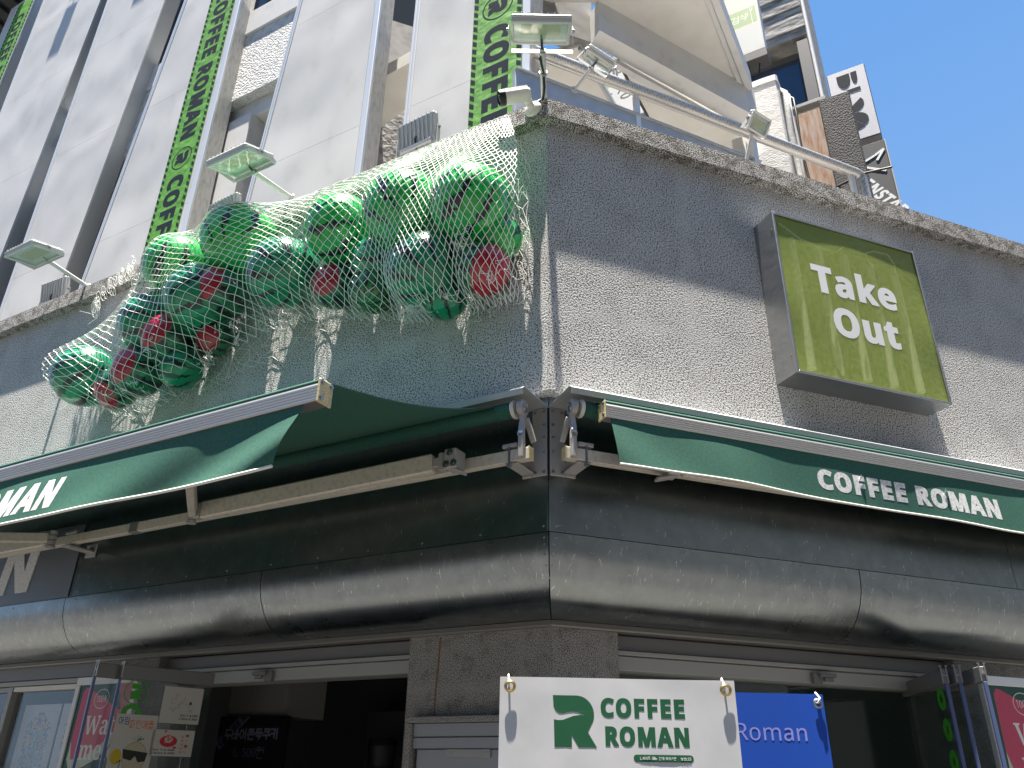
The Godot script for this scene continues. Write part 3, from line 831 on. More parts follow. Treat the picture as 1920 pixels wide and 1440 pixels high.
	# facade panels: [a bottom left, a bottom right, a top left, a top right, sideways return depth, metal edge?]
	var fins := [[9.85, 9.08, 9.79, 9.075, 0.2, 0], [8.50, 7.24, 8.76, 6.93, 0.18, 1], [6.74, 5.78, 6.80, 5.19, 0.16, 1], [5.40, 3.94, 4.69, 3.99, 0.17, 2], [3.18, 1.89, 2.66, 1.96, 0.17, 2], [1.437, 0.381, 1.44, 0.385, 0.2, 2]]
	for f: Array in fins:
		var h0 := 5.28; var h1 := 12.55
		var at := func(q: float, h: float) -> float: return -lerpf(f[0], f[2], (h - h0) / (h1 - h0)) if q < 0.5 else -lerpf(f[1], f[3], (h - h0) / (h1 - h0))
		var b := mb()
		var seams := [h0, 6.31 + fmod(f[0] * 0.37, 0.12), 8.02 + fmod(f[0] * 0.61, 0.2), 9.9, 11.4, h1]
		for i in 5:
			var a0: float = seams[i]; var a1: float = seams[i + 1] - 0.003
			b.prism(PackedVector2Array([Vector2(at.call(0.0, a0), a0), Vector2(at.call(1.0, a0), a0), Vector2(at.call(1.0, a1), a1), Vector2(at.call(0.0, a1), a1)]), -0.37, -0.35, same)
		var p := part("facade_panel", b, M.panel, o, BL())
		var d: float = f[4]
		if f[5] == 2:
			part("metal_edge", mb().bar(Vector3(at.call(1.0, h0) + 0.034, h0, -0.362), Vector3(at.call(1.0, h1) + 0.034, h1, -0.362), 0.064, 0.03, Vector3.BACK, 0.004), M.panel_trim, p)
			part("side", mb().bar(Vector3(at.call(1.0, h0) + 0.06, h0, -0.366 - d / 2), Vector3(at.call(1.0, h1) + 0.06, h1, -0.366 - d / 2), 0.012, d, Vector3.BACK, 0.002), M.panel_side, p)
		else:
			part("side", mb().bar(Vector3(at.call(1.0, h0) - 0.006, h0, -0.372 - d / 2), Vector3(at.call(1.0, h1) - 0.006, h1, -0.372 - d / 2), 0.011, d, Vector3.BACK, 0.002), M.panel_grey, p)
		if f[5] > 0:
			var e := mb()
			for k in 2: e.bar(Vector3(at.call(0.0, h0) + 0.012 + k * 0.03, h0, -0.348), Vector3(at.call(0.0, h1) + 0.012 + k * 0.03, h1, -0.348), 0.022, 0.014, Vector3.BACK, 0.003)
			part("edge_rail", e, M.panel_trim, p)
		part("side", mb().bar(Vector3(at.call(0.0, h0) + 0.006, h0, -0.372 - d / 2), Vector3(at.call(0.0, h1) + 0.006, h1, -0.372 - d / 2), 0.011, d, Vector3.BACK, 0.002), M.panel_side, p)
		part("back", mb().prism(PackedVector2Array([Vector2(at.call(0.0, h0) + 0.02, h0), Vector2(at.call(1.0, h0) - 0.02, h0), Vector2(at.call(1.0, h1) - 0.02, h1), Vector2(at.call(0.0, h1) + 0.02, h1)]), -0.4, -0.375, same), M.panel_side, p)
	# the upper storeys behind the panels
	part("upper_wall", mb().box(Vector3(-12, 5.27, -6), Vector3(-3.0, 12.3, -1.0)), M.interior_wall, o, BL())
	part("spandrel", mb().box(Vector3(-12, 7.79, -0.99), Vector3(-3.06, 8.75, -0.52), 0.01), M.plaster, o, BL())
	part("ledge", mb().box(Vector3(-12, 8.752, -0.99), Vector3(-3.06, 9.12, -0.5), 0.01), M.white, o, BL())
	part("ledge", mb().box(Vector3(-12, 7.56, -0.99), Vector3(-3.06, 7.786, -0.62), 0.01), M.white, o, BL())
	part("pilaster", mb().box(Vector3(-3.92, 5.27, -0.97), Vector3(-3.6, 7.555, -0.56), 0.008), M.white, o, BL())
	for x: Array in [[-11.8, -8.6], [-8.4, -6.9], [-6.7, -5.4], [-5.2, -4.0], [-3.58, -3.1]]:
		for h: Array in [[5.5, 7.5], [9.3, 11.8]]:
			var w := part("window", mb().box(Vector3(x[0], h[0], -0.995), Vector3(x[1], h[1], -0.96)), M.frame_dark, o, BL())
			part("pane", mb().box(Vector3(x[0] + 0.05, h[0] + 0.05, -0.957), Vector3(x[1] - 0.05, h[1] - 0.05, -0.95)), M.dark_glass, w)
	var sx := BL() * Transform3D(Basis(Vector3.UP, TURN_R - TURN_L), Vector3(-2.46, 0, -1.2))
	part("stair_wall", mb().box(Vector3(-0.3, 7.62, -0.12), Vector3(0.62, 8.9, 0), 0.006), M.grey_wall, o, sx)
	part("stair_wall", mb().box(Vector3(-0.3, 5.27, -0.14), Vector3(0.62, 7.615, 0.01), 0.01), M.rough_grey, o, sx)
	# dark slatted eaves at the far left
	var ev := part("eaves", mb().box(Vector3(-13.5, 12.9, -1.2), Vector3(-9.4, 13.0, 0.6)), M.dark_metal, o, BL())
	for i in 12: part("slat", mb().box(Vector3(-13.4 + i * 0.33, 12.83, -1.2), Vector3(-13.2 + i * 0.33, 12.897, 0.6), 0.01), M.dark_metal, ev)

# ------------------------------------------------------------------ roof terrace over the corner
func roof_terrace() -> void:
	var o := thing("terrace_canopy", "white canopy with diagonal beam over the roof terrace, open slot in its ceiling", "canopy", FL)
	var flat := func(p: Vector3) -> Vector3: return Vector3(p.x, p.z, -p.y)
	# outer soffit (plan: x, -z)
	part("soffit", mb().prism(v2([-2.9, 0.75, -0.35, 0.6, 0.2, 0.85, 0.5, 1.02, 0.835, 1.22, 0.835, 2.36, -0.043, 0.889, -0.35, 0.72, -2.9, 1.3]), 7.35, 7.5, flat), M.cream, o)
	part("edge_trim", mb().box(Vector3(0.838, 7.30, -2.4), Vector3(0.9, 7.52, -1.25), 0.006), M.white, o)
	part("edge_trim", mb().box(Vector3(0.79, 7.325, -2.33), Vector3(0.834, 7.348, -1.25), 0.004), M.white, o)
	# diagonal beam and its return to the post
	part("beam", mb().prism(v2([-0.095, 0.99, 0.75, 2.5, 0.9, 2.45, 0.02, 0.9]), 7.0, 7.347, flat), M.white, o)
	var b := mb(); b.xf = FL.affine_inverse() * FR
	b.box(Vector3(0.12, 7.03, -0.86), Vector3(0.73, 8.3, -0.722), 0.01)
	part("fascia", b, M.grey_wall, o)
	part("beam_foot", mb().prism(v2([-0.1, 1.0, 0.74, 2.52, 0.70, 2.56, -0.14, 1.03]), 6.955, 6.998, flat), M.white, o)
	# ceiling panels behind the beam with the slot between
	part("ceiling_panel", mb().prism(v2([-0.18, 0.97, -0.18, 4.2, -0.75, 4.2, -0.75, 0.9, -0.6, 0.9]), 7.0, 7.05, flat), M.cream, o)
	part("ceiling_panel", mb().prism(v2([0.04, 1.27, 0.72, 2.53, 0.78, 4.2, 0.04, 4.2]), 7.0, 7.05, flat), M.cream, o)
	part("slot_trim", mb().box(Vector3(-0.2, 6.965, -4.2), Vector3(-0.178, 7.0, -0.97)), M.panel_grey, o)
	part("slot_trim", mb().box(Vector3(0.02, 6.99, -4.2), Vector3(0.036, 7.06, -1.26)), M.dark_metal, o)
	part("end_post", mb().box(Vector3(0.62, 5.3, -2.72), Vector3(0.80, 6.95, -2.55), 0.01), M.white, o)
	# metal upstand along the terrace edge (its line bends away from the wall)
	var u := thing("terrace_upstand", "smooth bluish metal upstand behind the coping of the right wall", "parapet", FR)
	var ub := mb().bar(Vector3(-0.05, 5.72, -0.475), Vector3(2.16, 5.72, -0.64), 0.05, 0.86, Vector3.UP, 0.006)
	part("sheet", ub, M.blue_flash, u)
	part("drip_edge", mb().bar(Vector3(-0.05, 6.155, -0.47), Vector3(2.16, 6.155, -0.635), 0.075, 0.012), M.blue_flash, u)
	# the handrail
	var hr := thing("handrail", "fat white handrail pipe streaked with brown drips above the right wall", "handrail", FR)
	var R := 0.046
	part("pipe", mb().tube(PackedVector3Array([Vector3(0.1, 6.4, -0.465), Vector3(0.138, 6.4, -0.467), Vector3(1.7, 6.4, -0.553), Vector3(3.2, 6.4, -0.636), Vector3(3.245, 6.388, -0.638), Vector3(3.262, 6.355, -0.639), Vector3(3.262, 5.3, -0.639)]), R, 16), M.pipe, hr)
	for x: float in [0.985, 2.1, 3.15]:
		part("post", mb().box(Vector3(x - 0.022, 5.3, -0.5 - x * 0.045 - 0.02), Vector3(x + 0.022, 6.37, -0.5 - x * 0.045 + 0.02), 0.004), M.panel_trim, hr)

# ------------------------------------------------------------------ beyond the terrace
func background() -> void:
	# board-marked concrete house
	var o := thing("concrete_building", "grey board-marked concrete building with one dark window, behind the terrace", "building", FL)
	for i in 84:
		var h := 5.0 + i * 0.15
		var off := fmod(i * 0.618, 1.0) * 0.035
		if h > 10.15 and h < 11.49:
			# pieces left of the window opening
			part("board_course", mb().box(Vector3(-1.2, h, -10), Vector3(0.2, h + 0.147, -6.0 + off), 0.008), M.concrete, o)
		else:
			part("board_course", mb().box(Vector3(-1.2, h, -10), Vector3(1.288, h + 0.147, -6.0 + off), 0.008), M.concrete, o)
	part("wall", mb().box(Vector3(-8, 5.0, -10), Vector3(-1.2, 12.6, -6.0), 0.02), M.concrete, o)
	part("recess", mb().box(Vector3(0.2, 10.2, -10), Vector3(1.28, 11.6, -6.3)), M.frame_dark, o)
	var w := part("window", mb().box(Vector3(0.22, 10.27, -6.29), Vector3(1.12, 11.42, -6.24)), M.dark_metal, o)
	part("pane", mb().box(Vector3(0.26, 10.31, -6.238), Vector3(1.08, 11.32, -6.23)), M.blue_glass, w)
	part("window_jamb", mb().box(Vector3(1.12, 10.22, -6.28), Vector3(1.283, 11.5, -5.985), 0.005), M.dark_metal, o)
	part("sill", mb().box(Vector3(0.1, 10.17, -6.29), Vector3(1.36, 10.23, -5.9), 0.006), M.frame_dark, o)
	part("downpipe", mb().tube(PackedVector3Array([Vector3(1.31, 5, -6.02), Vector3(1.31, 14, -6.02)]), 0.028, 8), M.white, o)
	# white rough column with conduits
	var c := thing("white_column", "white painted rough column with a rounded top, conduits down its right side", "column", on(FL, Vector3(0.9, 5, -3.2)))
	var pl := PackedVector2Array()
	pl.append(Vector2(-0.3, -0.3))
	for k in 7:
		var a := -PI / 2 * 0.1 + k * 0.1
		pl.append(Vector2(-0.16 + k * 0.05, 0.19 + 0.008 * sin(k / 6.0 * PI)))
	pl.append(Vector2(0.155, 0.17)); pl.append(Vector2(0.155, -0.3))
	pl.insert(1, Vector2(-0.3, 0.12))
	part("shaft", mb().prism(pl, 0, 2.93, func(p: Vector3) -> Vector3: return Vector3(p.x, p.z, p.y)), M.white_rough, c)
	part("cap", mb().prism(pl, 2.932, 3.0, func(p: Vector3) -> Vector3: return Vector3(p.x * 1.04, p.z, p.y * 1.04)), M.white, c)
	var con := [[0.19, 0.045, 0.03, 1], [0.225, 0.0, 0.014, 0], [0.185, -0.06, 0.016, 0], [0.25, -0.07, 0.012, 0]]
	for q: Array in con:
		var pts := PackedVector3Array()
		for k in 12: pts.append(Vector3(q[0] + 0.008 * sin(k * 1.7 + q[1] * 50), k * 0.26, q[1] + 0.008 * cos(k * 1.3)))
		pts.append(Vector3(q[0] - 0.05, 2.97, q[1] - 0.05)); pts.append(Vector3(q[0] - 0.16, 3.02, q[1] - 0.05))
		part("conduit", mb().tube(pts, q[2], 8), M.white_rough if q[3] == 1 else (M.white if q[2] > 0.013 else M.black), c)
	# rusty panel wall
	var r := thing("rusty_wall", "brown weathered panel wall with rust streaks, between white column and black pillar", "wall", FL)
	part("panel", mb().box(Vector3(0.85, 5, -4.4), Vector3(1.075, 8.3, -4.0), 0.006), M.rust, r)
	part("panel", mb().box(Vector3(1.08, 5, -4.4), Vector3(1.48, 8.3, -3.995), 0.006), M.rust, r)
	# black stucco pillar
	solo("black_pillar", "black rough-stuccoed pillar right of the rusty wall", "pillar", mb(Vector3(1.52, 5, -3.2)).box(Vector3(1.385, 5, -3.4), Vector3(1.665, 7.475, -3.0), 0.012), M.stucco, on(FL, Vector3(1.52, 5, -3.2)))
	# white box sign with stencilled letters, set sideways
	var s := thing("projecting_sign", "white projecting box sign with large grey stencil letters lying on their side", "sign", on(FL, Vector3(1.67, 7.77, -4.1)))
	part("case", mb().box(Vector3(-0.2, 0, -0.16), Vector3(0.2, 1.03, 0.0), 0.006), M.dark_metal, s)
	part("face", mb().box(Vector3(-0.192, 0.008, 0.001), Vector3(0.192, 1.022, 0.006)), M.sign_white, s)
	part("bracket", mb().bar(Vector3(-0.42, 0.52, -0.08), Vector3(-0.19, 0.5, -0.08), 0.03, 0.03), M.dark_metal, s)
	part("bracket", mb().bar(Vector3(-0.42, 0.44, -0.08), Vector3(-0.19, 0.42, -0.08), 0.03, 0.03), M.dark_metal, s)
	# shapes in reading direction (x reads downwards on the sign): B, I, dot, D, O cut by slits
	var rd := func(p: Vector3) -> Vector3: return Vector3(-0.105 + p.y, 0.955 - p.x, p.z)
	var st := []
	var half := func(cx: float, y0: float, wid: float, hgt: float) -> PackedVector2Array:
		var q := PackedVector2Array([Vector2(cx, y0)])
		for k in 13:
			var a := -PI / 2 + PI * k / 12
			q.append(Vector2(cx + wid * 0.35 + wid * 0.65 * cos(a), y0 + hgt / 2 + hgt / 2 * sin(a)))
		q.append(Vector2(cx, y0 + hgt)); return q
	st.append(half.call(0.0, 0.0, 0.2, 0.135)); st.append(half.call(0.0, 0.147, 0.17, 0.062))
	st.append(v2([0.235, 0.075, 0.285, 0.075, 0.285, 0.215, 0.235, 0.215])); st.append(v2([0.255, 0.0, 0.305, 0.0, 0.305, 0.062, 0.255, 0.062]))
	st.append(v2([0.40, 0.0, 0.45, 0.0, 0.50, 0.10, 0.40, 0.19]))
	var dq := PackedVector2Array()
	for k in 12:
		var a := -PI / 4 + PI * k / 11 * 0.95
		dq.append(Vector2(0.46 + 0.11 * cos(a), 0.1 + 0.115 * sin(a)))
	st[st.size() - 1] = dq
	for t in 2:
		var oq := PackedVector2Array()
		for k in 14:
			var a := 0.75 + PI * k / 13 + t * PI
			oq.append(Vector2(0.70 + 0.11 * cos(a), 0.105 + 0.115 * sin(a)) + Vector2(cos(0.75 + PI / 2 + t * PI), sin(0.75 + PI / 2 + t * PI)) * 0.006)
		st.append(oq)
	for q: PackedVector2Array in st: part("letter_piece", mb().flat([q], rd, 0.006, 0.009), M.sign_print, s)
	# dark sign below, with slanting white letters
	var e := thing("dark_sign", "dark grey sign board with white slanted capitals and star outline, under the white box sign", "sign", on(FL, Vector3(1.74, 6.5, -4.05)))
	part("board", mb().box(Vector3(-0.2, 0, -0.12), Vector3(0.135, 1.14, 0.0), 0.005), M.sign_grey, e)
	part("edge", mb().box(Vector3(0.136, 0, -0.12), Vector3(0.15, 1.14, 0.004), 0.002), M.frame, e)
	var dx := Vector2(0.5, -0.866); var dy := Vector2(0.93, 0.36)
	letters(e, "ENSTAR", func(p: Vector3) -> Vector3:
		var a := Vector2(-0.185, 0.66) + dx * p.x + dy * p.y * 0.125
		return Vector3(a.x, a.y, 0.0008), M.print_white, "bold", 0.03, 0.7, 0.0, 0.58)
	var stars := mb()
	for sg: Array in [[-0.16, 0.9, 0.02, 0.97], [0.02, 0.97, 0.115, 1.02], [0.115, 1.02, 0.03, 0.9], [-0.11, 0.91, -0.14, 0.84], [-0.10, 0.86, 0.09, 0.74], [-0.2, 0.95, -0.15, 0.9]]:
		stars.bar(Vector3(sg[0], sg[1], 0.003), Vector3(sg[2], sg[3], 0.003 + sg[0] * 0.004), 0.024, 0.004, Vector3.BACK)
	part("star_outline", stars, M.print_white, e)
	# clinic sign on the concrete house (upper)
	var P := Paint.new(220, 420, lin(0.48, 0.48, 0.42))
	P.rect(0, 250, 220, 170, lin(0.46, 0.48, 0.48))
	P.rect(20, 120, 184, 112, lin(0.2, 0.34, 0.11))
	pen(P, "검색", Vector2(70, 150), 46, 4, lin(0.7, 0.74, 0.6), 1.05)
	P.line(v2([176, 110, 180, 240]), 3, lin(0.68, 0.7, 0.66)); P.line(v2([188, 128, 184, 150]), 4, lin(0.7, 0.7, 0.68))
	for i in 60: P.rect(rng.randf() * 215, 395 + rng.randf() * 22, 6, 3, lin(0.46, 0.4, 0.25))
	var k := thing("clinic_sign", "white and green box sign on the concrete wall, cut by the canopy edge", "sign", on(FL, Vector3(0.55, 10.1, -4.7)))
	part("case", mb().box(Vector3(-0.28, 0.14, -0.2), Vector3(0.275, 1.3, 0.0), 0.008), M.sign_white, k)
	part("base", mb().box(Vector3(-0.285, 0, -0.21), Vector3(0.29, 0.138, 0.01), 0.006), M.dark_metal, k)
	var fb := mb(); fb.quad(Vector3(-0.275, 0.145, 0.004), Vector3(0.27, 0.145, 0.004), Vector3(0.27, 1.295, 0.004), Vector3(-0.275, 1.295, 0.004), true)
	part("face", fb, sheet_mat(P.tex()), k)
	part("bracket", mb().box(Vector3(-0.13, -0.75, -0.2), Vector3(-0.04, 0.0, -0.12), 0.004), M.dark_metal, k)
	for cb in 2: part("cable", mb().tube(PackedVector3Array([Vector3(0.02 + 0.14 * cb, 0.0, -0.1), Vector3(0.03 + 0.06 * cb, -0.4, -0.1), Vector3(-0.02 + 0.1 * cb, -0.95, -0.15)]), 0.009, 6), M.black, k)
	# second clinic sign, seen through the slot
	P = Paint.new(300, 380, lin(0.66, 0.67, 0.66))
	P.rect(0, 40, 300, 22, lin(0.3, 0.48, 0.17)); P.rect(0, 150, 300, 22, lin(0.3, 0.48, 0.17))
	pen(P, "프라", Vector2(20, 66), 78, 11, lin(0.06, 0.07, 0.07), 1.2)
	pen(P, "남성", Vector2(70, 190), 74, 9, lin(0.06, 0.07, 0.07), 1.3)
	var k2 := thing("clinic_sign", "white sign with green stripes seen through the slot in the canopy ceiling", "sign", on(FL, Vector3(-1.25, 9.7, -4.7)))
	part("case", mb().box(Vector3(-0.55, 0.2, -0.2), Vector3(0.45, 1.5, 0.0), 0.008), M.sign_white, k2)
	part("base", mb().box(Vector3(-0.555, -0.05, -0.21), Vector3(0.455, 0.198, 0.01), 0.006), M.dark_metal, k2)
	fb = mb(); fb.quad(Vector3(-0.545, 0.205, 0.004), Vector3(0.445, 0.205, 0.004), Vector3(0.445, 1.495, 0.004), Vector3(-0.545, 1.495, 0.004), true)
	part("face", fb, sheet_mat(P.tex()), k2)
	# wires sagging in front of the rusty wall
	solo("cable", "thin black cable sagging across the rusty wall to the black pillar", "cable", mb(Vector3(1.1, 6, -3.6)).tube(PackedVector3Array([Vector3(1.02, 6.75, -3.7), Vector3(1.2, 6.5, -3.5), Vector3(1.4, 6.42, -3.0), Vector3(1.62, 6.4, -2.9), Vector3(1.85, 6.3, -2.8)]), 0.01, 6), M.black, on(FL, Vector3(1.1, 6, -3.6)))
	solo("hose", "grey flexible hose looping down behind the coping at the handrail's end", "hose", mb(Vector3(3.35, 5.3, -0.5)).tube(PackedVector3Array([Vector3(3.29, 5.95, -0.62), Vector3(3.38, 5.98, -0.6), Vector3(3.5, 5.9, -0.57), Vector3(3.6, 5.74, -0.53), Vector3(3.64, 5.4, -0.5)]), 0.02, 8), M.frame_dark, on(FR, Vector3(3.35, 5.3, -0.5)))

# ------------------------------------------------------------------ shop front under the cornice
func melon_poster() -> ImageTexture:
	var P := Paint.new(480, 800, lin(0.012, 0.07, 0.05))
	var pink := lin(0.55, 0.06, 0.12)
	P.poly([v2([30, 300, 36, 40, 60, 14, 90, 20, 420, 150, 400, 250, 290, 330, 160, 390, 60, 400])], pink)
	P.poly([v2([30, 300, 60, 400, 160, 390, 290, 330, 400, 250, 420, 290, 300, 390, 170, 440, 60, 450, 26, 400])], lin(0.5, 0.55, 0.42))
	P.poly([v2([330, 0, 480, 0, 480, 330, 440, 250, 380, 60])], pink.lerp(g(0.6), 0.2))
	for i in 40:
		var q := Vector2(50 + rng.randf() * 300, 60 + rng.randf() * 260)
		P.oval(q, Vector2(3, 2), pink.darkened(0.25))
	for i in 10: P.oval(Vector2(60 + rng.randf() * 150, 690 + rng.randf() * 120), Vector2(40, 34), pink.lerp(lin(0.4, 0.1, 0.3), rng.randf()))
	P.poly([v2([0, 720, 50, 640, 120, 690, 120, 800, 0, 800])], pink)
	var w := lin(0.75, 0.75, 0.72)
	var o := PackedVector2Array()
	for i in 33: o.append(Vector2(220, 80) + Vector2(64, 52) * Vector2(cos(TAU * i / 32), sin(TAU * i / 32)))
	P.line(o, 4, w)
	ink(P, "100%", Vector2(172, 98), 36, w, "plain", 0.0, 0.8)
	ink(P, "Water-", Vector2(120, 270), 100, w, "serif_bold", 0.0, 0.92)
	ink(P, "melon", Vector2(120, 400), 100, w, "serif_bold", 0.0, 0.92)
	pen(P, "여름을 기다린", Vector2(150, 450), 34, 3, w, 1.0)
	pen(P, "수박이 시원한 100%", Vector2(120, 500), 34, 3, w, 1.0)
	return P.tex()

func cup_poster() -> ImageTexture:
	var P := Paint.new(300, 640, lin(0.55, 0.57, 0.62))
	P.poly([v2([60, 130, 240, 130, 205, 600, 95, 600])], lin(0.3, 0.5, 0.68))
	var cs := [lin(0.6, 0.12, 0.1), lin(0.65, 0.5, 0.12), lin(0.12, 0.3, 0.6), lin(0.12, 0.1, 0.08), lin(0.65, 0.62, 0.55), lin(0.15, 0.45, 0.5)]
	for i in 900:
		var y := 40 + rng.randf() * 330
		var half := 100.0 if y > 90 else (y - 30) * 1.5
		P.oval(Vector2(150 + rng.randf_range(-half, half) * (1.0 - maxf(0, y - 130) * 0.0004), y), Vector2(5, 5), cs[rng.randi() % 6].lerp(lin(0.3, 0.5, 0.68), clampf((y - 200) / 200, 0, 1)))
	for i in 300: P.oval(Vector2(150 + rng.randf_range(-70, 70), 360 + rng.randf() * 230), Vector2(5, 5), cs[2 + rng.randi() % 4].lerp(lin(0.35, 0.5, 0.62), 0.5))
	P.poly([v2([70, 400, 236, 380, 240, 470, 200, 500, 90, 500])], lin(0.7, 0.72, 0.75))
	ink(P, "dippin", Vector2(86, 462), 52, lin(0.02, 0.06, 0.3), "bold", 0.02, 0.8, -0.08)
	ink(P, "dots", Vector2(150, 494), 26, lin(0.02, 0.06, 0.3), "bold", 0.02, 0.9, -0.08)
	P.oval(Vector2(112, 480), Vector2(16, 16), lin(0.6, 0.08, 0.05))
	return P.tex()

func card_texture(kind: int) -> ImageTexture:
	var P := Paint.new(300, 300, lin(0.52, 0.5, 0.46))
	var k := lin(0.03, 0.03, 0.03); var red := lin(0.5, 0.03, 0.04)
	if kind == 0:
		for i in 26:
			var q := Vector2(70 + rng.randf() * 170, 60 + rng.randf() * 140); var pl := PackedVector2Array()
			for t in 6: pl.append(q + Vector2(rng.randf_range(-18, 18), rng.randf_range(-18, 18)))
			P.line(pl, 1.6, lin(0.3, 0.3, 0.29))
		P.oval(Vector2(215, 130), Vector2(9, 14), k)
		ink(P, "Hot 1-4.500", Vector2(150, 240), 18, k, "bold"); ink(P, "2 kiss-5.500", Vector2(146, 268), 18, k, "bold")
	elif kind == 1:
		P.oval(Vector2(120, 130), Vector2(62, 66), red); P.oval(Vector2(120, 110), Vector2(30, 40), lin(0.5, 0.42, 0.4))
		P.line(v2([110, 60, 118, 130, 140, 90]), 8, red); P.line(v2([96, 150, 150, 100]), 6, lin(0.55, 0.5, 0.46))
		for q: Array in [[90, 20, 10], [250, 60, 14], [250, 180, 14], [170, 200, 13]]: P.oval(Vector2(q[0], q[1]), Vector2(q[2], q[2]), red)
		for i in 5: pen(P, "딸기", Vector2(205, 60 + i * 44), 26, 2, red)
		ink(P, "Hot 1-4.500", Vector2(10, 240), 22, k, "bold"); ink(P, "2 kiss-5.000", Vector2(10, 276), 22, k, "bold")
	else:
		pen(P, "아임", Vector2(20, 14), 40, 4, lin(0.03, 0.06, 0.3)); pen(P, "파인애플", Vector2(100, 28), 44, 4, lin(0.6, 0.12, 0.02))
		for i in 5: P.poly([v2([180, 140, 130 + i * 25, 100 - abs(i - 2) * -8, 150 + i * 18, 128])], lin(0.03, 0.16, 0.06))
		var o := PackedVector2Array()
		for i in 33: o.append(Vector2(180, 220) + Vector2(84, 78) * Vector2(cos(TAU * i / 32), sin(TAU * i / 32)))
		P.poly([o], lin(0.46, 0.42, 0.3)); P.line(o, 3, lin(0.25, 0.2, 0.1))
		P.oval(Vector2(52, 220), Vector2(38, 40), lin(0.5, 0.4, 0.03))
		P.poly([v2([90, 180, 272, 196, 262, 240, 214, 246, 186, 214, 160, 238, 104, 228])], k)
		P.line(v2([66, 250, 90, 236, 84, 280]), 5, k)
	return P.tex()

func glass_leaf(root: Node3D, a: Vector2, b: Vector2, top: float) -> Transform3D:
	# a folded glass door leaf from its free end a to its inner end b (x, out)
	var d := Vector3(b.x - a.x, 0, b.y - a.y); var L := d.length()
	var xf := Transform3D(Basis(d.normalized(), Vector3.UP, d.normalized().cross(Vector3.UP)), Vector3(a.x, 0, a.y))
	part("top_rail", mb().box(Vector3(0, top - 0.075, -0.016), Vector3(L, top, 0.016), 0.003), M.frame_dark, root, xf)
	part("bottom_rail", mb().box(Vector3(0, 0.2, -0.016), Vector3(L, 0.28, 0.016), 0.003), M.frame_dark, root, xf)
	part("pane", mb().box(Vector3(0.004, 0.28, -0.005), Vector3(L - 0.004, top - 0.075, 0.005)), M.glass, root, xf)
	var e := mb()
	e.box(Vector3(-0.012, 0.28, -0.009), Vector3(0.003, top - 0.075, 0.009), 0.002)
	part("edge_strip", e, M.door_edge, root, xf)
	var hk := mb()
	for k: float in [-0.013, 0.013]: hk.box(Vector3(-0.006, top - 0.07, k - 0.003), Vector3(-0.001, top + 0.012, k + 0.003))
	hk.box(Vector3(-0.006, top - 0.035, -0.0128), Vector3(-0.001, top - 0.03, 0.0128))
	hk.box(Vector3(-0.006, top + 0.012, -0.022), Vector3(-0.001, top + 0.017, -0.008)); hk.box(Vector3(-0.006, top + 0.012, 0.008), Vector3(-0.001, top + 0.017, 0.022))
	part("rail_end", hk, M.alu, root, xf)
	return xf

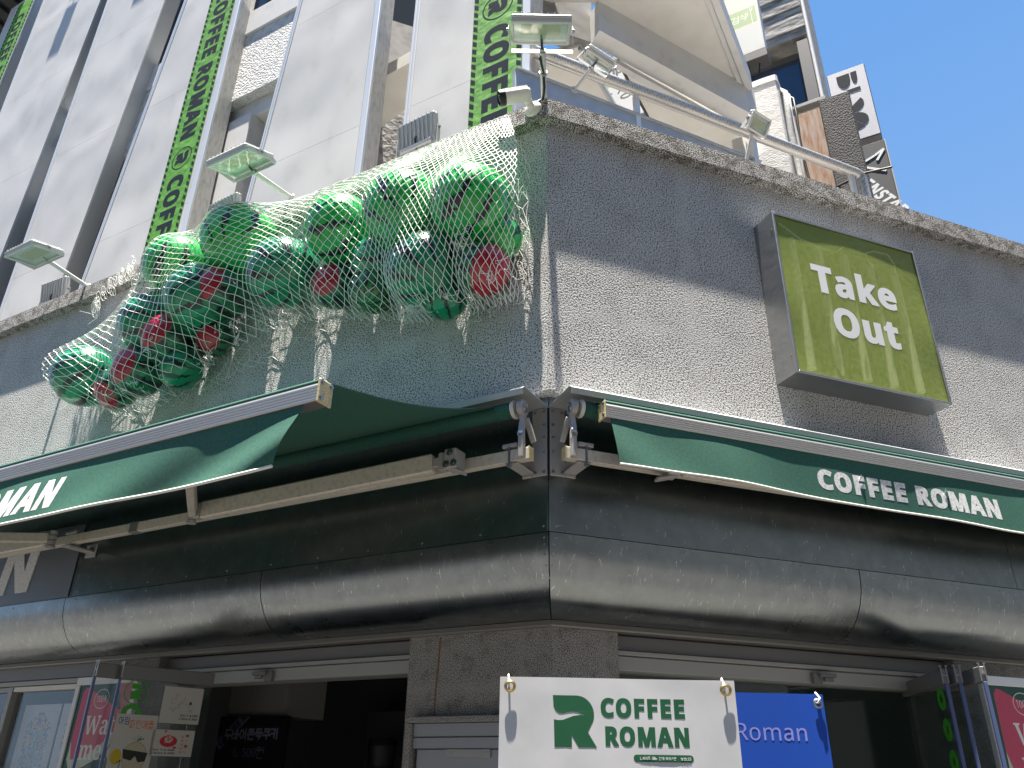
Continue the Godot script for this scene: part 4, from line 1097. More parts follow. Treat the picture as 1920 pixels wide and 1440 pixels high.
func lower_storey() -> void:
	var o := cafe_root
	# door heads: a dark channel above and a pale aluminium band below
	for s in 2:
		var X := BL() if s == 0 else BR()
		var e: Array = [[-3.1, -1.06]] if s == 0 else [[0.56, 2.84]]
		for q: Array in e:
			part("door_head", mb().box(Vector3(q[0], 2.215, -0.62), Vector3(q[1], 2.292, -0.47), 0.004), M.frame_dark, o, X)
			part("door_head", mb().box(Vector3(q[0], 2.19, -0.62), Vector3(q[1], 2.212, -0.44), 0.003), M.frame, o, X)
			var hd := part("door_head", mb().box(Vector3(q[0], 2.115, -0.62), Vector3(q[1], 2.187, -0.46), 0.004), M.frame, o, X)
			var lx: float = -2.13 if s == 0 else 1.83; var sg := -1.0 if s == 0 else 1.0
			part("stay", mb().box(Vector3(lx - 0.03, 2.11, -0.459), Vector3(lx + 0.03, 2.17, -0.43), 0.004).box(Vector3(lx, 2.145, -0.43), Vector3(lx + sg * 0.11, 2.166, -0.405), 0.003).box(Vector3(lx + sg * 0.03, 2.125, -0.43), Vector3(lx + sg * 0.09, 2.1449, -0.41), 0.003), M.frame_dark, hd)
	part("return_wall", mb().box(Vector3(-3.82, 0.1, -2.5), Vector3(-3.6, 2.41, -0.81)), M.interior, o, BL())
	# shop window left of the second pillar
	var w := part("window", mb().box(Vector3(-8, 2.2, -0.52), Vector3(-3.79, 2.3, -0.41), 0.004), M.frame_dark, o, BL())
	part("frame", mb().box(Vector3(-8, 2.165, -0.5), Vector3(-3.795, 2.197, -0.4), 0.003), M.frame, w)
	part("frame", mb().box(Vector3(-4.74, 0.6, -0.49), Vector3(-4.69, 2.162, -0.405), 0.003), M.frame, w)
	part("frame", mb().box(Vector3(-8, 2.128, -0.47), Vector3(-4.745, 2.16, -0.41), 0.003), M.frame, w)
	part("frame", mb().box(Vector3(-4.685, 2.128, -0.47), Vector3(-3.795, 2.16, -0.41), 0.003), M.cream, w)
	part("pane", mb().box(Vector3(-4.685, 0.6, -0.455), Vector3(-3.795, 2.126, -0.449)), M.glass, w)
	part("pane", mb().box(Vector3(-8, 0.6, -0.455), Vector3(-4.745, 2.126, -0.449)), M.glass, w)
	part("wall", mb().box(Vector3(-12, 0.1, -0.6), Vector3(-3.79, 0.6, -0.4)), M.granite, o, BL())
	part("wall", mb().box(Vector3(-12, 0.6, -0.6), Vector3(-8, 2.41, -0.4)), M.granite, o, BL())
	part("wall", mb().box(Vector3(4.6, 0.1, -0.6), Vector3(7.5, 2.41, -0.4)), M.granite, o, BR())
	# glass of the right opening
	part("pane", mb().box(Vector3(0.57, 0.12, -0.56), Vector3(2.83, 2.114, -0.552)), M.glass, o, BR())
	# counter hatch under the corner pillar
	var hx := part("hatch_surround", mb().box(Vector3(-1.0, 1.855, -0.399), Vector3(-0.05, 1.885, -0.33), 0.004), M.granite, o, BL())
	part("jamb", mb().box(Vector3(-1.0, 0.1, -0.399), Vector3(-0.965, 1.853, -0.33), 0.004), M.granite, hx)
	part("shutter_slat", mb().box(Vector3(-0.963, 1.79, -0.398), Vector3(-0.06, 1.853, -0.35), 0.003), M.shutter, hx)
	part("shutter_slat", mb().box(Vector3(-0.963, 1.735, -0.398), Vector3(-0.06, 1.787, -0.352), 0.003), M.shutter, hx)
	part("shutter_panel", mb().box(Vector3(-0.94, 0.6, -0.398), Vector3(-0.08, 1.732, -0.362), 0.003), M.shutter, hx)
	var lk := mb().box(Vector3(-0.76, 1.695, -0.361), Vector3(-0.5, 1.733, -0.35), 0.003)
	for x: float in [-0.745, -0.72, -0.545, -0.515]: lk.lathe([Vector2(0, 0.004), Vector2(0.007, 0.003), Vector2(0.008, 0)], Vector3(x, 1.715, -0.351), Vector3.BACK, 8)
	part("latch_plate", lk, M.frame, hx)
	# inside: wall cupboards and a dark counter zone
	var cu := thing("wall_cupboard", "grey wall cupboard with three doors inside the left opening", "cupboard", FL)
	part("carcass", mb().box(Vector3(-3.95, 2.0, -1.95), Vector3(-3.0, 2.36, -1.53), 0.003), M.cabinet, cu)
	for q: Array in [[-3.95, -3.72], [-3.715, -3.345], [-3.34, -3.0]]: part("door", mb().box(Vector3(q[0], 2.0, -1.529), Vector3(q[1], 2.355, -1.51), 0.003), M.cabinet, cu)
	var bk := thing("back_counter", "dark back counter with a dim pass-through, deep inside the left opening", "counter", FL)
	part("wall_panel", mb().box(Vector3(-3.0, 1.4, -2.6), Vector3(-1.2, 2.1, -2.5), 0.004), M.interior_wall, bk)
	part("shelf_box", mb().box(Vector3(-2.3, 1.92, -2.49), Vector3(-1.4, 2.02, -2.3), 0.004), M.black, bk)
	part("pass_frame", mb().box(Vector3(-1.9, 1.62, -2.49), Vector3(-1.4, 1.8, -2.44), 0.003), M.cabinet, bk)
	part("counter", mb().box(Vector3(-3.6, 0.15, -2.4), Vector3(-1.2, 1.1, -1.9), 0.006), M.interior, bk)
	var gd := thing("coffee_grinder", "black coffee grinder silhouette standing on the counter inside", "grinder", on(FL, Vector3(-2.55, 1.1, -2.15)))
	part("body", mb().lathe([Vector2(0.09, 0), Vector2(0.1, 0.03), Vector2(0.08, 0.06), Vector2(0.07, 0.36), Vector2(0.05, 0.42), Vector2(0.06, 0.5)], Vector3.ZERO, Vector3.UP, 16), M.black, gd)
	part("hopper", mb().lathe([Vector2(0.06, 0.5), Vector2(0.1, 0.58), Vector2(0.12, 0.72), Vector2(0.1, 0.77), Vector2(0, 0.78)], Vector3.ZERO, Vector3.UP, 16), M.black, gd)
	# posters
	var mt := melon_poster()
	for s in 2:
		var X := on(FL, Vector3(-3.36, 0.75, -0.24)) if s == 0 else on(FR, Vector3(2.97, 0.75, -0.1))
		var t := thing("poster_stand", "watermelon drink poster in white frame, seen partly through the glass door at left" if s == 0 else "watermelon drink poster in white frame at the photo's lower right edge", "poster", X, "watermelon poster stands")
		var W := 0.62; var H := 1.42
		for q: Array in [[-W / 2, 0, W / 2, 0.05], [-W / 2, H - 0.05, W / 2, H], [-W / 2, 0.0505, -W / 2 + 0.04, H - 0.0505], [W / 2 - 0.04, 0.0505, W / 2, H - 0.0505]]:
			part("frame", mb().box(Vector3(q[0], q[1], -0.02), Vector3(q[2], q[3], 0.012), 0.003), M.print_white, t)
		part("back", mb().box(Vector3(-W / 2 + 0.01, 0.01, -0.03), Vector3(W / 2 - 0.01, H - 0.01, -0.0205)), M.frame, t)
		var fb := mb(); fb.quad(Vector3(-W / 2 + 0.04, H - 0.05 - 0.9, 0.002), Vector3(W / 2 - 0.04, H - 0.05 - 0.9, 0.002), Vector3(W / 2 - 0.04, H - 0.05, 0.002), Vector3(-W / 2 + 0.04, H - 0.05, 0.002), true)
		part("print", fb, sheet_mat(mt, 0.3), t)
		part("panel", mb().box(Vector3(-W / 2 + 0.041, 0.051, -0.02), Vector3(W / 2 - 0.041, H - 0.05 - 0.901, 0.002)), M.print_green, t)
	var ct := cup_poster()
	for s in 2:
		var fb := mb(Vector3(-4.4 + s * 0.45, 1.0, -0.5)); var x := -4.62 + s * 0.455
		fb.box(Vector3(x, 1.0, -0.506), Vector3(x + 0.43, 2.04, -0.501))
		fb.quad(Vector3(x, 1.12, -0.4985), Vector3(x + 0.43, 1.12, -0.4985), Vector3(x + 0.43, 2.04, -0.4985), Vector3(x, 2.04, -0.4985), true)
		solo("poster", ["ice cream cup poster behind the shop window, the left one seen whole", "ice cream cup poster behind the shop window, right one half hidden by the framed poster"][s], "poster", fb, sheet_mat(ct, 0.4), on(FL, Vector3(-4.4 + s * 0.45, 1.0, -0.5)), "cup posters in the window")
	# black cookie poster inside
	var P := Paint.new(420, 460, lin(0.01, 0.011, 0.016))
	var lilac := lin(0.16, 0.17, 0.26)
	for t in 2:
		var q := Transform2D(-0.75, Vector2(60 + t * 120, 120 + t * 330))
		P.poly([PackedVector2Array([q * Vector2(0, -22), q * Vector2(300, -22), q * Vector2(300, 22), q * Vector2(0, 22)])], lilac)
		ink(P, "COFFEE ROMAN", q * Vector2(10, 12), 26, lin(0.01, 0.011, 0.016), "bold", 0.03, 1.0, -0.75)
	for i in 30: P.line(v2([80 + rng.randf() * 280, 200 + rng.randf() * 240, 70 + rng.randf() * 280, 230 + rng.randf() * 220]), 6, lin(0.02, 0.025, 0.06))
	P.rect(84, 46, 300, 62, lin(0.01, 0.011, 0.016))
	pen(P, "두바이쫀득쿠키", Vector2(90, 50), 42, 8, lilac.lightened(0.2), 1.0)
	pen(P, "6,500원", Vector2(150, 120), 46, 4, lilac.lightened(0.1), 1.0)
	var cb := mb(Vector3(-3.3, 1.2, -1.45)).box(Vector3(-3.7, 1.2, -1.48), Vector3(-2.9, 2.0, -1.45))
	cb.quad(Vector3(-3.7, 1.2, -1.447), Vector3(-2.9, 1.2, -1.447), Vector3(-2.9, 2.0, -1.447), Vector3(-3.7, 2.0, -1.447), true)
	solo("poster", "black cookie poster with lilac lettering under the wall cupboard inside", "poster", cb, sheet_mat(P.tex(), 0.4), on(FL, Vector3(-3.3, 1.2, -1.45)))
	# folded glass doors
	var LD := [[Vector2(-2.657, 0.179), Vector2(-2.5, -0.35), "glass folding door leaf with hand-drawn menu cards, left opening"], [Vector2(-2.736, 0.286), Vector2(-2.6, -0.3), "outermost glass folding door leaf before the left watermelon poster"]]
	for i in 2:
		var t := thing("folding_door", LD[i][2], "door", FL, "folded glass door leaves")
		var xf := glass_leaf(t, LD[i][0], LD[i][1], 2.16)
		if i == 0:
			for c: Array in [[0.26, 1.865, 0.24, 0.2, 0], [0.24, 1.69, 0.25, 0.14, 1], [0.02, 1.6, 0.235, 0.3, 2]]:
				var fb := mb(Vector3(c[0], c[1], 0.008)); fb.box(Vector3(c[0], c[1], 0.0062), Vector3(c[0] + c[2], c[1] + c[3], 0.0075))
				fb.quad(Vector3(c[0], c[1], 0.0085), Vector3(c[0] + c[2], c[1], 0.0085), Vector3(c[0] + c[2], c[1] + c[3], 0.0085), Vector3(c[0], c[1] + c[3], 0.0085), true)
				solo("menu_card", ["pale hand-drawn menu card, uppermost on the left glass door", "menu card with red pomegranate drawing on the left glass door", "pineapple in sunglasses drawn on a menu card on the glass door"][c[4]], "menu card", fb, sheet_mat(card_texture(c[4]), 0.8), FL * xf * Transform3D(Basis(), Vector3(c[0], c[1], 0.008)), "hand-drawn menu cards on the glass door")
			var gm := mat(lin(0.04, 0.32, 0.02), 0.5)
			var st := mb().flat(ring_pieces(Vector2(0.1, 2.02), 0.062, 0.067), same, 0.0056, 0.007)
			st.flat(logo_pieces().map(func(p: PackedVector2Array) -> PackedVector2Array: return Transform2D(0, Vector2(0.06, 0.07), 0, Vector2(0.07, 1.98)) * p), same, 0.0056, 0.007)
			st.flat(ring_pieces(Vector2(0.095, 1.9), 0.03, 0.055), same, 0.0056, 0.007)
			part("sticker", st, gm, t, xf)
	var RD := [[Vector2(2.22, 0.07), Vector2(2.56, -0.55), "glass folding door leaf nearest the right opening, with green letters"], [Vector2(2.262, 0.118), Vector2(2.6, -0.52), "second glass folding door leaf of the stack, right opening"], [Vector2(2.30, 0.235), Vector2(2.66, -0.42), "outer glass folding door leaf beside the right watermelon poster"]]
	for i in 3:
		var t := thing("folding_door", RD[i][2], "door", FR, "folded glass door leaves")
		var xf := glass_leaf(t, RD[i][0], RD[i][1], 2.16)
		if i == 0:
			var st := mb()
			for k in 3: st.flat(ring_pieces(Vector2(0.1, 2.02 - k * 0.15), 0.022, 0.055), same, -0.0072, -0.0056)
			part("sticker", st, mat(lin(0.04, 0.32, 0.02), 0.5), t, xf)

# ------------------------------------------------------------------ awnings
func bolt(b: MB, at: Vector3, dir: Vector3, r := 0.008) -> void:
	b.lathe([Vector2(0, r * 0.9), Vector2(r, r * 0.75), Vector2(r, 0.0)], at, dir, 8)
	b.lathe([Vector2(0, r * 0.3), Vector2(r * 1.7, r * 0.25), Vector2(r * 1.7, -0.002)], at, dir, 12)

func awning_fittings(o: Node3D, sg: float, far: float) -> void:
	# sg = +1 for the right wall (x grows away from the corner), -1 for the left one
	var X := func(x: float) -> float: return x * sg
	part("mounting_plate", mb().box(Vector3(X.call(0.035), 2.965, -0.064), Vector3(X.call(0.118), 3.335, -0.052), 0.003).box(Vector3(X.call(0.1185), 2.965, -0.064), Vector3(X.call(0.175), 3.06, -0.0525), 0.003), M.cast, o)
	var bl := mb()
	for q: Array in [[0.05, 3.315], [0.1, 3.315], [0.05, 3.24], [0.05, 3.17], [0.05, 3.09], [0.05, 2.985], [0.1, 2.985]]: bolt(bl, Vector3(X.call(q[0]), q[1], -0.052), Vector3.BACK, 0.005)
	bolt(bl, Vector3(X.call(0.15), 3.0, -0.05), Vector3.BACK, 0.014)
	part("bolt", bl, M.bolt, o)
	# clamp that holds the square bar: lower angle, upper block, screw
	part("clamp", mb().box(Vector3(X.call(0.105), 2.98, -0.05), Vector3(X.call(0.175), 2.99, 0.12), 0.003).box(Vector3(X.call(0.105), 3.068, -0.05), Vector3(X.call(0.19), 3.088, 0.13), 0.003), M.cast, o)
	part("clamp_screw", mb().tube(PackedVector3Array([Vector3(X.call(0.15), 2.975, 0.125), Vector3(X.call(0.15), 3.075, 0.125)]), 0.006, 8).lathe([Vector2(0, 0), Vector2(0.013, 0.001), Vector2(0.013, 0.01), Vector2(0, 0.011)], Vector3(X.call(0.15), 2.966, 0.125), Vector3.UP, 6), M.bolt, o)
	part("square_bar", mb().box(Vector3(X.call(0.045), 2.993, 0.08), Vector3(X.call(far), 3.055, 0.125), 0.003), M.arm, o)
	part("bar_cap", mb().box(Vector3(X.call(0.038), 2.99, 0.077), Vector3(X.call(0.044), 3.058, 0.128), 0.002), M.cap, o)
	# swan-necked roller bracket
	var sw := mb()
	var path := [Vector3(X.call(0.075), 3.0, 0.135), Vector3(X.call(0.075), 3.09, 0.137), Vector3(X.call(0.078), 3.13, 0.133), Vector3(X.call(0.085), 3.165, 0.118), Vector3(X.call(0.085), 3.20, 0.108), Vector3(X.call(0.082), 3.24, 0.108)]
	for i in path.size() - 1: sw.bar(path[i], path[i + 1] + (path[i + 1] - path[i]).normalized() * 0.004, 0.034, 0.026, Vector3.RIGHT, 0.004)
	sw.lathe([Vector2(0, 0.018), Vector2(0.03, 0.018), Vector2(0.042, 0.014), Vector2(0.044, 0.0), Vector2(0.042, -0.014), Vector2(0, -0.014)], Vector3(X.call(0.088), 3.275, 0.11), Vector3(-sg, 0, 0), 24)
	sw.bar(Vector3(X.call(0.05), 3.1, 0.06), Vector3(X.call(0.07), 3.22, 0.1), 0.014, 0.03, Vector3.RIGHT, 0.003)
	part("roller_bracket", sw, M.cast, o)
	var rg := mb()
	rg.lathe([Vector2(0, 0.0215), Vector2(0.012, 0.0215), Vector2(0.014, 0.019), Vector2(0.02, 0.019), Vector2(0.022, 0.0215), Vector2(0.026, 0.0215), Vector2(0.027, 0.018)], Vector3(X.call(0.088), 3.275, 0.11), Vector3(-sg, 0, 0), 20)
	bolt(rg, Vector3(X.call(0.075), 3.12, 0.152), Vector3.BACK, 0.01)
	part("bearing", rg, M.bolt, o)
	part("roller_disc", mb().lathe([Vector2(0, -0.012), Vector2(0.046, -0.01), Vector2(0.05, 0), Vector2(0.046, 0.01), Vector2(0, 0.012)], Vector3(X.call(0.13), 3.275, 0.108), Vector3(sg, 0, 0), 24), M.plastic_white, o)
	part("roller", mb().tube(PackedVector3Array([Vector3(X.call(0.146), 3.275, 0.108), Vector3(X.call(far), 3.275, 0.108)]), 0.042, 20), M.cloth, o)
	# sheet hood above the roller
	var hp := [Vector2(-0.06, 3.335), Vector2(0.15, 3.368), Vector2(0.172, 3.352), Vector2(0.165, 3.325), Vector2(0.1675, 3.324), Vector2(0.176, 3.353), Vector2(0.152, 3.372), Vector2(-0.06, 3.339)]
	if sg > 0: part("hood", run(mb(), hp, 0.035, far, 0.12, 0), M.panel_grey, o)
	else: part("hood", run(mb(), hp, -far, -0.035, 0, -0.12), M.panel_grey, o)

func front_bar(o: Node3D, sg: float, x0: float, x1: float, y: float, z: float) -> void:
	var prof := [Vector2(z - 0.065, y), Vector2(z - 0.004, y), Vector2(z, y + 0.006)]
	for i in 4:
		prof.append(Vector2(z, y + 0.012 + i * 0.012)); prof.append(Vector2(z - 0.003, y + 0.015 + i * 0.012)); prof.append(Vector2(z - 0.003, y + 0.018 + i * 0.012)); prof.append(Vector2(z, y + 0.021 + i * 0.012))
	prof.append(Vector2(z, y + 0.062)); prof.append(Vector2(z - 0.012, y + 0.078)); prof.append(Vector2(z - 0.065, y + 0.08))
	part("front_bar", run(mb(), prof, minf(x0 * sg, x1 * sg), maxf(x0 * sg, x1 * sg)), M.alu, o)
	part("cloth_roll", mb().tube(PackedVector3Array([Vector3(x0 * sg, y + 0.084, z - 0.02), Vector3(x1 * sg, y + 0.084, z - 0.02)]), 0.012, 10), M.cloth, o)
	var c := part("end_cap", mb().box(Vector3((x0 - 0.011) * sg, y - 0.008, z - 0.072), Vector3((x0 - 0.001) * sg, y + 0.088, z + 0.006), 0.004), M.cap, o)
	var sc := mb()
	for q: Array in [[0.075, -0.01], [0.075, -0.058], [0.015, -0.01]]: bolt(sc, Vector3((x0 - 0.011) * sg, y + q[0], z + q[1]), Vector3(-sg, 0, 0), 0.0065)
	part("cap_screw", sc, M.bolt, c)

func cloth_letters(o: Node3D, s: String, place: Callable, size: float, slant: float) -> void:
	letters(o, s, func(p: Vector3) -> Vector3: return place.call(p.x * size + p.y * size * slant, p.y * size, p.z), M.letter, "bold", 0.055, 1.08, 0.02, 0.0, 0.0006, 0.0006, 0.12)

func awnings() -> void:
	# left: wound out
	var o := thing("awning", "dark green awning wound out far over the left shop front", "awning", FL, "folding-arm awnings of the cafe")
	awning_fittings(o, -1.0, 5.4)
	var zf := 1.385; var yb := 2.818
	front_bar(o, -1.0, 0.235, 5.6, yb, zf)
	var rows := []
	for i in 13:
		var v := i / 12.0; var r := PackedVector3Array()
		for j in 41:
			var x := lerpf(-5.6, -0.235, j / 40.0)
			r.append(Vector3(x, lerpf(2.905, 3.318, v) - 0.05 * sin(v * PI) * (1.0 + 0.05 * sin(x * 3.0)), lerpf(zf - 0.02, 0.1, v)))
		rows.append(r)
	part("canopy_cloth", mb().sheet(rows, 0.003), M.cloth, o)
	var val := func(x: float, y: float, lift: float) -> Vector3:
		# x from the corner leftwards negative, y = drop below the bar
		var e := exp((x + 0.3) * 1.6) if x < -0.3 else 1.0
		var d := y / 0.235
		var z := zf - 0.009 + 0.016 * d * sin(x * 3.1 + 0.6) + 0.02 * d + 0.03 * d * e * sin((x + d * 0.4) * 8.0 + 2.6) + 0.004 * sin(x * 9.0 + d * 2.0) * d
		return Vector3(x - 0.11 * d * e, yb - 0.002 - y * (1.0 - 0.13 * e * d * (0.5 + 0.5 * sin(x * 7.0 + 2.2))), z + lift)
	rows = []
	for i in 17:
		var r := PackedVector3Array()
		for j in 401: r.append(val.call(lerpf(-5.6, -0.3, j / 400.0), 0.235 * (1.0 - i / 16.0), 0.0))
		rows.append(r)
	part("valance", mb().sheet(rows, 0.002), M.cloth, o)
	var hem := PackedVector3Array()
	for j in 161: hem.append(val.call(lerpf(-5.6, -0.3, j / 160.0), 0.237, 0.0))
	part("hem", mb().tube(hem, 0.0065, 8), M.hem, o)
	var lw: float = glyphs("COFFEE ROMAN", "bold", 0.055, 1.08, 0.02).width
	cloth_letters(o, "COFFEE ROMAN", func(x: float, y: float, z: float) -> Vector3: return val.call(-1.665 - lw * 0.125 + x, 0.192 - y, z), 0.125, 0.3)
	# folding arm nearest the corner: shoulder, thick upper arm, elbow, slim forearm
	var sh := Vector3(-0.5, 3.03, 0.19); var el := Vector3(-2.07, 2.93, 0.375); var tip := Vector3(-0.98, 2.84, 1.33)
	var arm := func(sh: Vector3, el: Vector3, tip: Vector3) -> void:
		var d := (el - sh).normalized()
		part("upper_arm", mb().bar(sh + d * 0.05, el - d * 0.07, 0.05, 0.1, Vector3.UP, 0.008), M.arm, o)
		var jn := mb().bar(sh - d * 0.01, sh + d * 0.05, 0.03, 0.05, Vector3.UP, 0.004)
		jn.lathe([Vector2(0, -0.045), Vector2(0.022, -0.043), Vector2(0.024, 0), Vector2(0.022, 0.043), Vector2(0, 0.045)], sh, Vector3.UP, 14)
		jn.box(sh + Vector3(0.03, -0.052, -0.06), sh + Vector3(0.1, 0.052, 0.035), 0.006)
		jn.bar(sh + Vector3(0.065, -0.05, 0.0), sh + Vector3(0.13, -0.075, -0.02), 0.05, 0.014, Vector3.UP, 0.003)
		part("shoulder", jn, M.cast, o)
		var sb := mb()
		for q: Array in [[0.065, 0.03], [0.045, -0.03], [0.09, -0.03]]: bolt(sb, sh + Vector3(q[0], q[1], 0.035), Vector3.BACK, 0.011)
		part("shoulder_bolt", sb, M.bolt, o)
		var eb := mb().bar(el - d * 0.07, el - d * 0.025, 0.056, 0.09, Vector3.UP, 0.006)
		for k in 3: eb.lathe([Vector2(0, -0.014), Vector2(0.024, -0.013), Vector2(0.024, 0.013), Vector2(0, 0.014)], el + Vector3(0, (k - 1) * 0.032, 0), Vector3.UP, 14)
		eb.lathe([Vector2(0, -0.01), Vector2(0.028, -0.008), Vector2(0.028, 0.006), Vector2(0, 0.008)], el - Vector3(0, 0.055, 0), Vector3.UP, 12)
		part("elbow", eb, M.cast, o)
		var f := (tip - el).normalized()
		part("forearm", mb().bar(el + f * 0.02, tip, 0.042, 0.062, Vector3.UP, 0.006), M.arm, o)
	arm.call(sh, el, tip)
	arm.call(Vector3(-4.9, 3.03, 0.19), Vector3(-3.33, 2.93, 0.4), Vector3(-4.3, 2.84, 1.33))
	# second bracket on the wall
	var b2 := mb().box(Vector3(-3.66, 2.94, -0.062), Vector3(-3.55, 3.03, -0.05), 0.003).box(Vector3(-3.64, 2.968, -0.05), Vector3(-3.56, 2.98, 0.14), 0.003).box(Vector3(-3.66, 3.06, -0.05), Vector3(-3.54, 3.08, 0.13), 0.003)
	part("clamp", b2, M.cast, o)
	var bb := mb(); bolt(bb, Vector3(-3.6, 2.99, -0.05), Vector3.BACK, 0.013)
	part("bolt", bb, M.bolt, o)
	part("bar_joint", mb().box(Vector3(-2.98, 2.989, 0.076), Vector3(-2.9, 3.059, 0.129), 0.003), M.frame_dark, o)
	# right: nearly wound in
	o = thing("awning", "dark green awning nearly wound in over the right shop front, lettering peeling", "awning", FR, "folding-arm awnings of the cafe")
	awning_fittings(o, 1.0, 5.6)
	front_bar(o, 1.0, 0.215, 5.8, 3.2, 0.225)
	rows = []
	for i in 3:
		var r := PackedVector3Array()
		for j in 3: r.append(Vector3(lerpf(0.2, 5.8, j / 2.0), lerpf(3.285, 3.32, i / 2.0), lerpf(0.2, 0.1, i / 2.0)))
		rows.append(r)
	part("canopy_cloth", mb().sheet(rows, 0.002), M.cloth, o)
	var vr := func(x: float, y: float, lift: float) -> Vector3:
		var d := y / 0.265
		var e := exp(-(x - 0.24) * 2.2)
		var z := 0.218 + 0.008 * d + 0.012 * d * sin(x * 2.3 + 0.3) + 0.012 * e * d * sin(x * 9.0 - d * 2.0) + 0.004 * d * sin(x * 8.0 + 1.0)
		return Vector3(x + 0.03 * d * e, 3.2 - y * (0.9 + 0.12 * clampf((x - 0.9) / 2.0, -0.1, 1.0) + 0.02 * sin(x * 5.0)), z + lift)
	rows = []
	for i in 13:
		var r := PackedVector3Array()
		for j in 321: r.append(vr.call(lerpf(0.24, 5.8, j / 320.0), 0.265 * (1.0 - i / 12.0), 0.0))
		rows.append(r)
	part("valance", mb().sheet(rows, 0.002), M.cloth, o)
	hem = PackedVector3Array()
	for j in 121: hem.append(vr.call(lerpf(0.24, 5.8, j / 120.0), 0.267, 0.0))
	part("hem", mb().tube(hem, 0.006, 8), M.hem, o)
	cloth_letters(o, "COFFEE ROMAN", func(x: float, y: float, z: float) -> Vector3: return vr.call(1.455 + x, 0.2 - y, z), 0.105, -0.02)
	# peeling corners of two letters
	var pe := mb()
	for q: Array in [[1.735, 0.125], [2.335, 0.12]]:
		var a: Vector3 = vr.call(q[0], q[1], 0.003); var b: Vector3 = vr.call(q[0] + 0.035, q[1] - 0.03, 0.003); var c: Vector3 = vr.call(q[0] + 0.012, q[1] - 0.04, 0.014)
		pe.tri(a, b, c)
	part("peeling_film", pe, M.letter, o)
	var s := Vector3(0.62, 3.02, 0.16)
	part("shoulder", mb().box(s + Vector3(-0.05, -0.052, -0.06), s + Vector3(0.02, 0.052, 0.03), 0.006).bar(s + Vector3(-0.0, -0.05, 0.0), s + Vector3(-0.1, -0.075, -0.02), 0.05, 0.014, Vector3.UP, 0.003), M.cast, o)
	part("upper_arm", mb().bar(s + Vector3(0.05, 0, -0.015), Vector3(2.4, 3.02, 0.15), 0.04, 0.085, Vector3.UP, 0.008), M.arm, o)
	# sign sheet with a big letter on the left fascia
	var n := thing("fascia_sign", "blue-grey sign sheet with a huge pale letter N on the left fascia", "sign", FL)
	part("sheet", mb().box(Vector3(-6.8, 2.686, -0.061), Vector3(-3.75, 3.2, -0.057), 0.001), mat(lin(0.2, 0.22, 0.25), 0.5, 0.6), n)
	var t := text_pieces("N", "bold", 0.03, 1.02)
	part("lettering", mb().flat(t[0], func(p: Vector3) -> Vector3: return Vector3(-4.69 + p.x * 0.43 + (p.y * 0.04), 2.77 + p.y * 0.38, p.z - 0.057), 0.0, 0.006), M.letter, n)

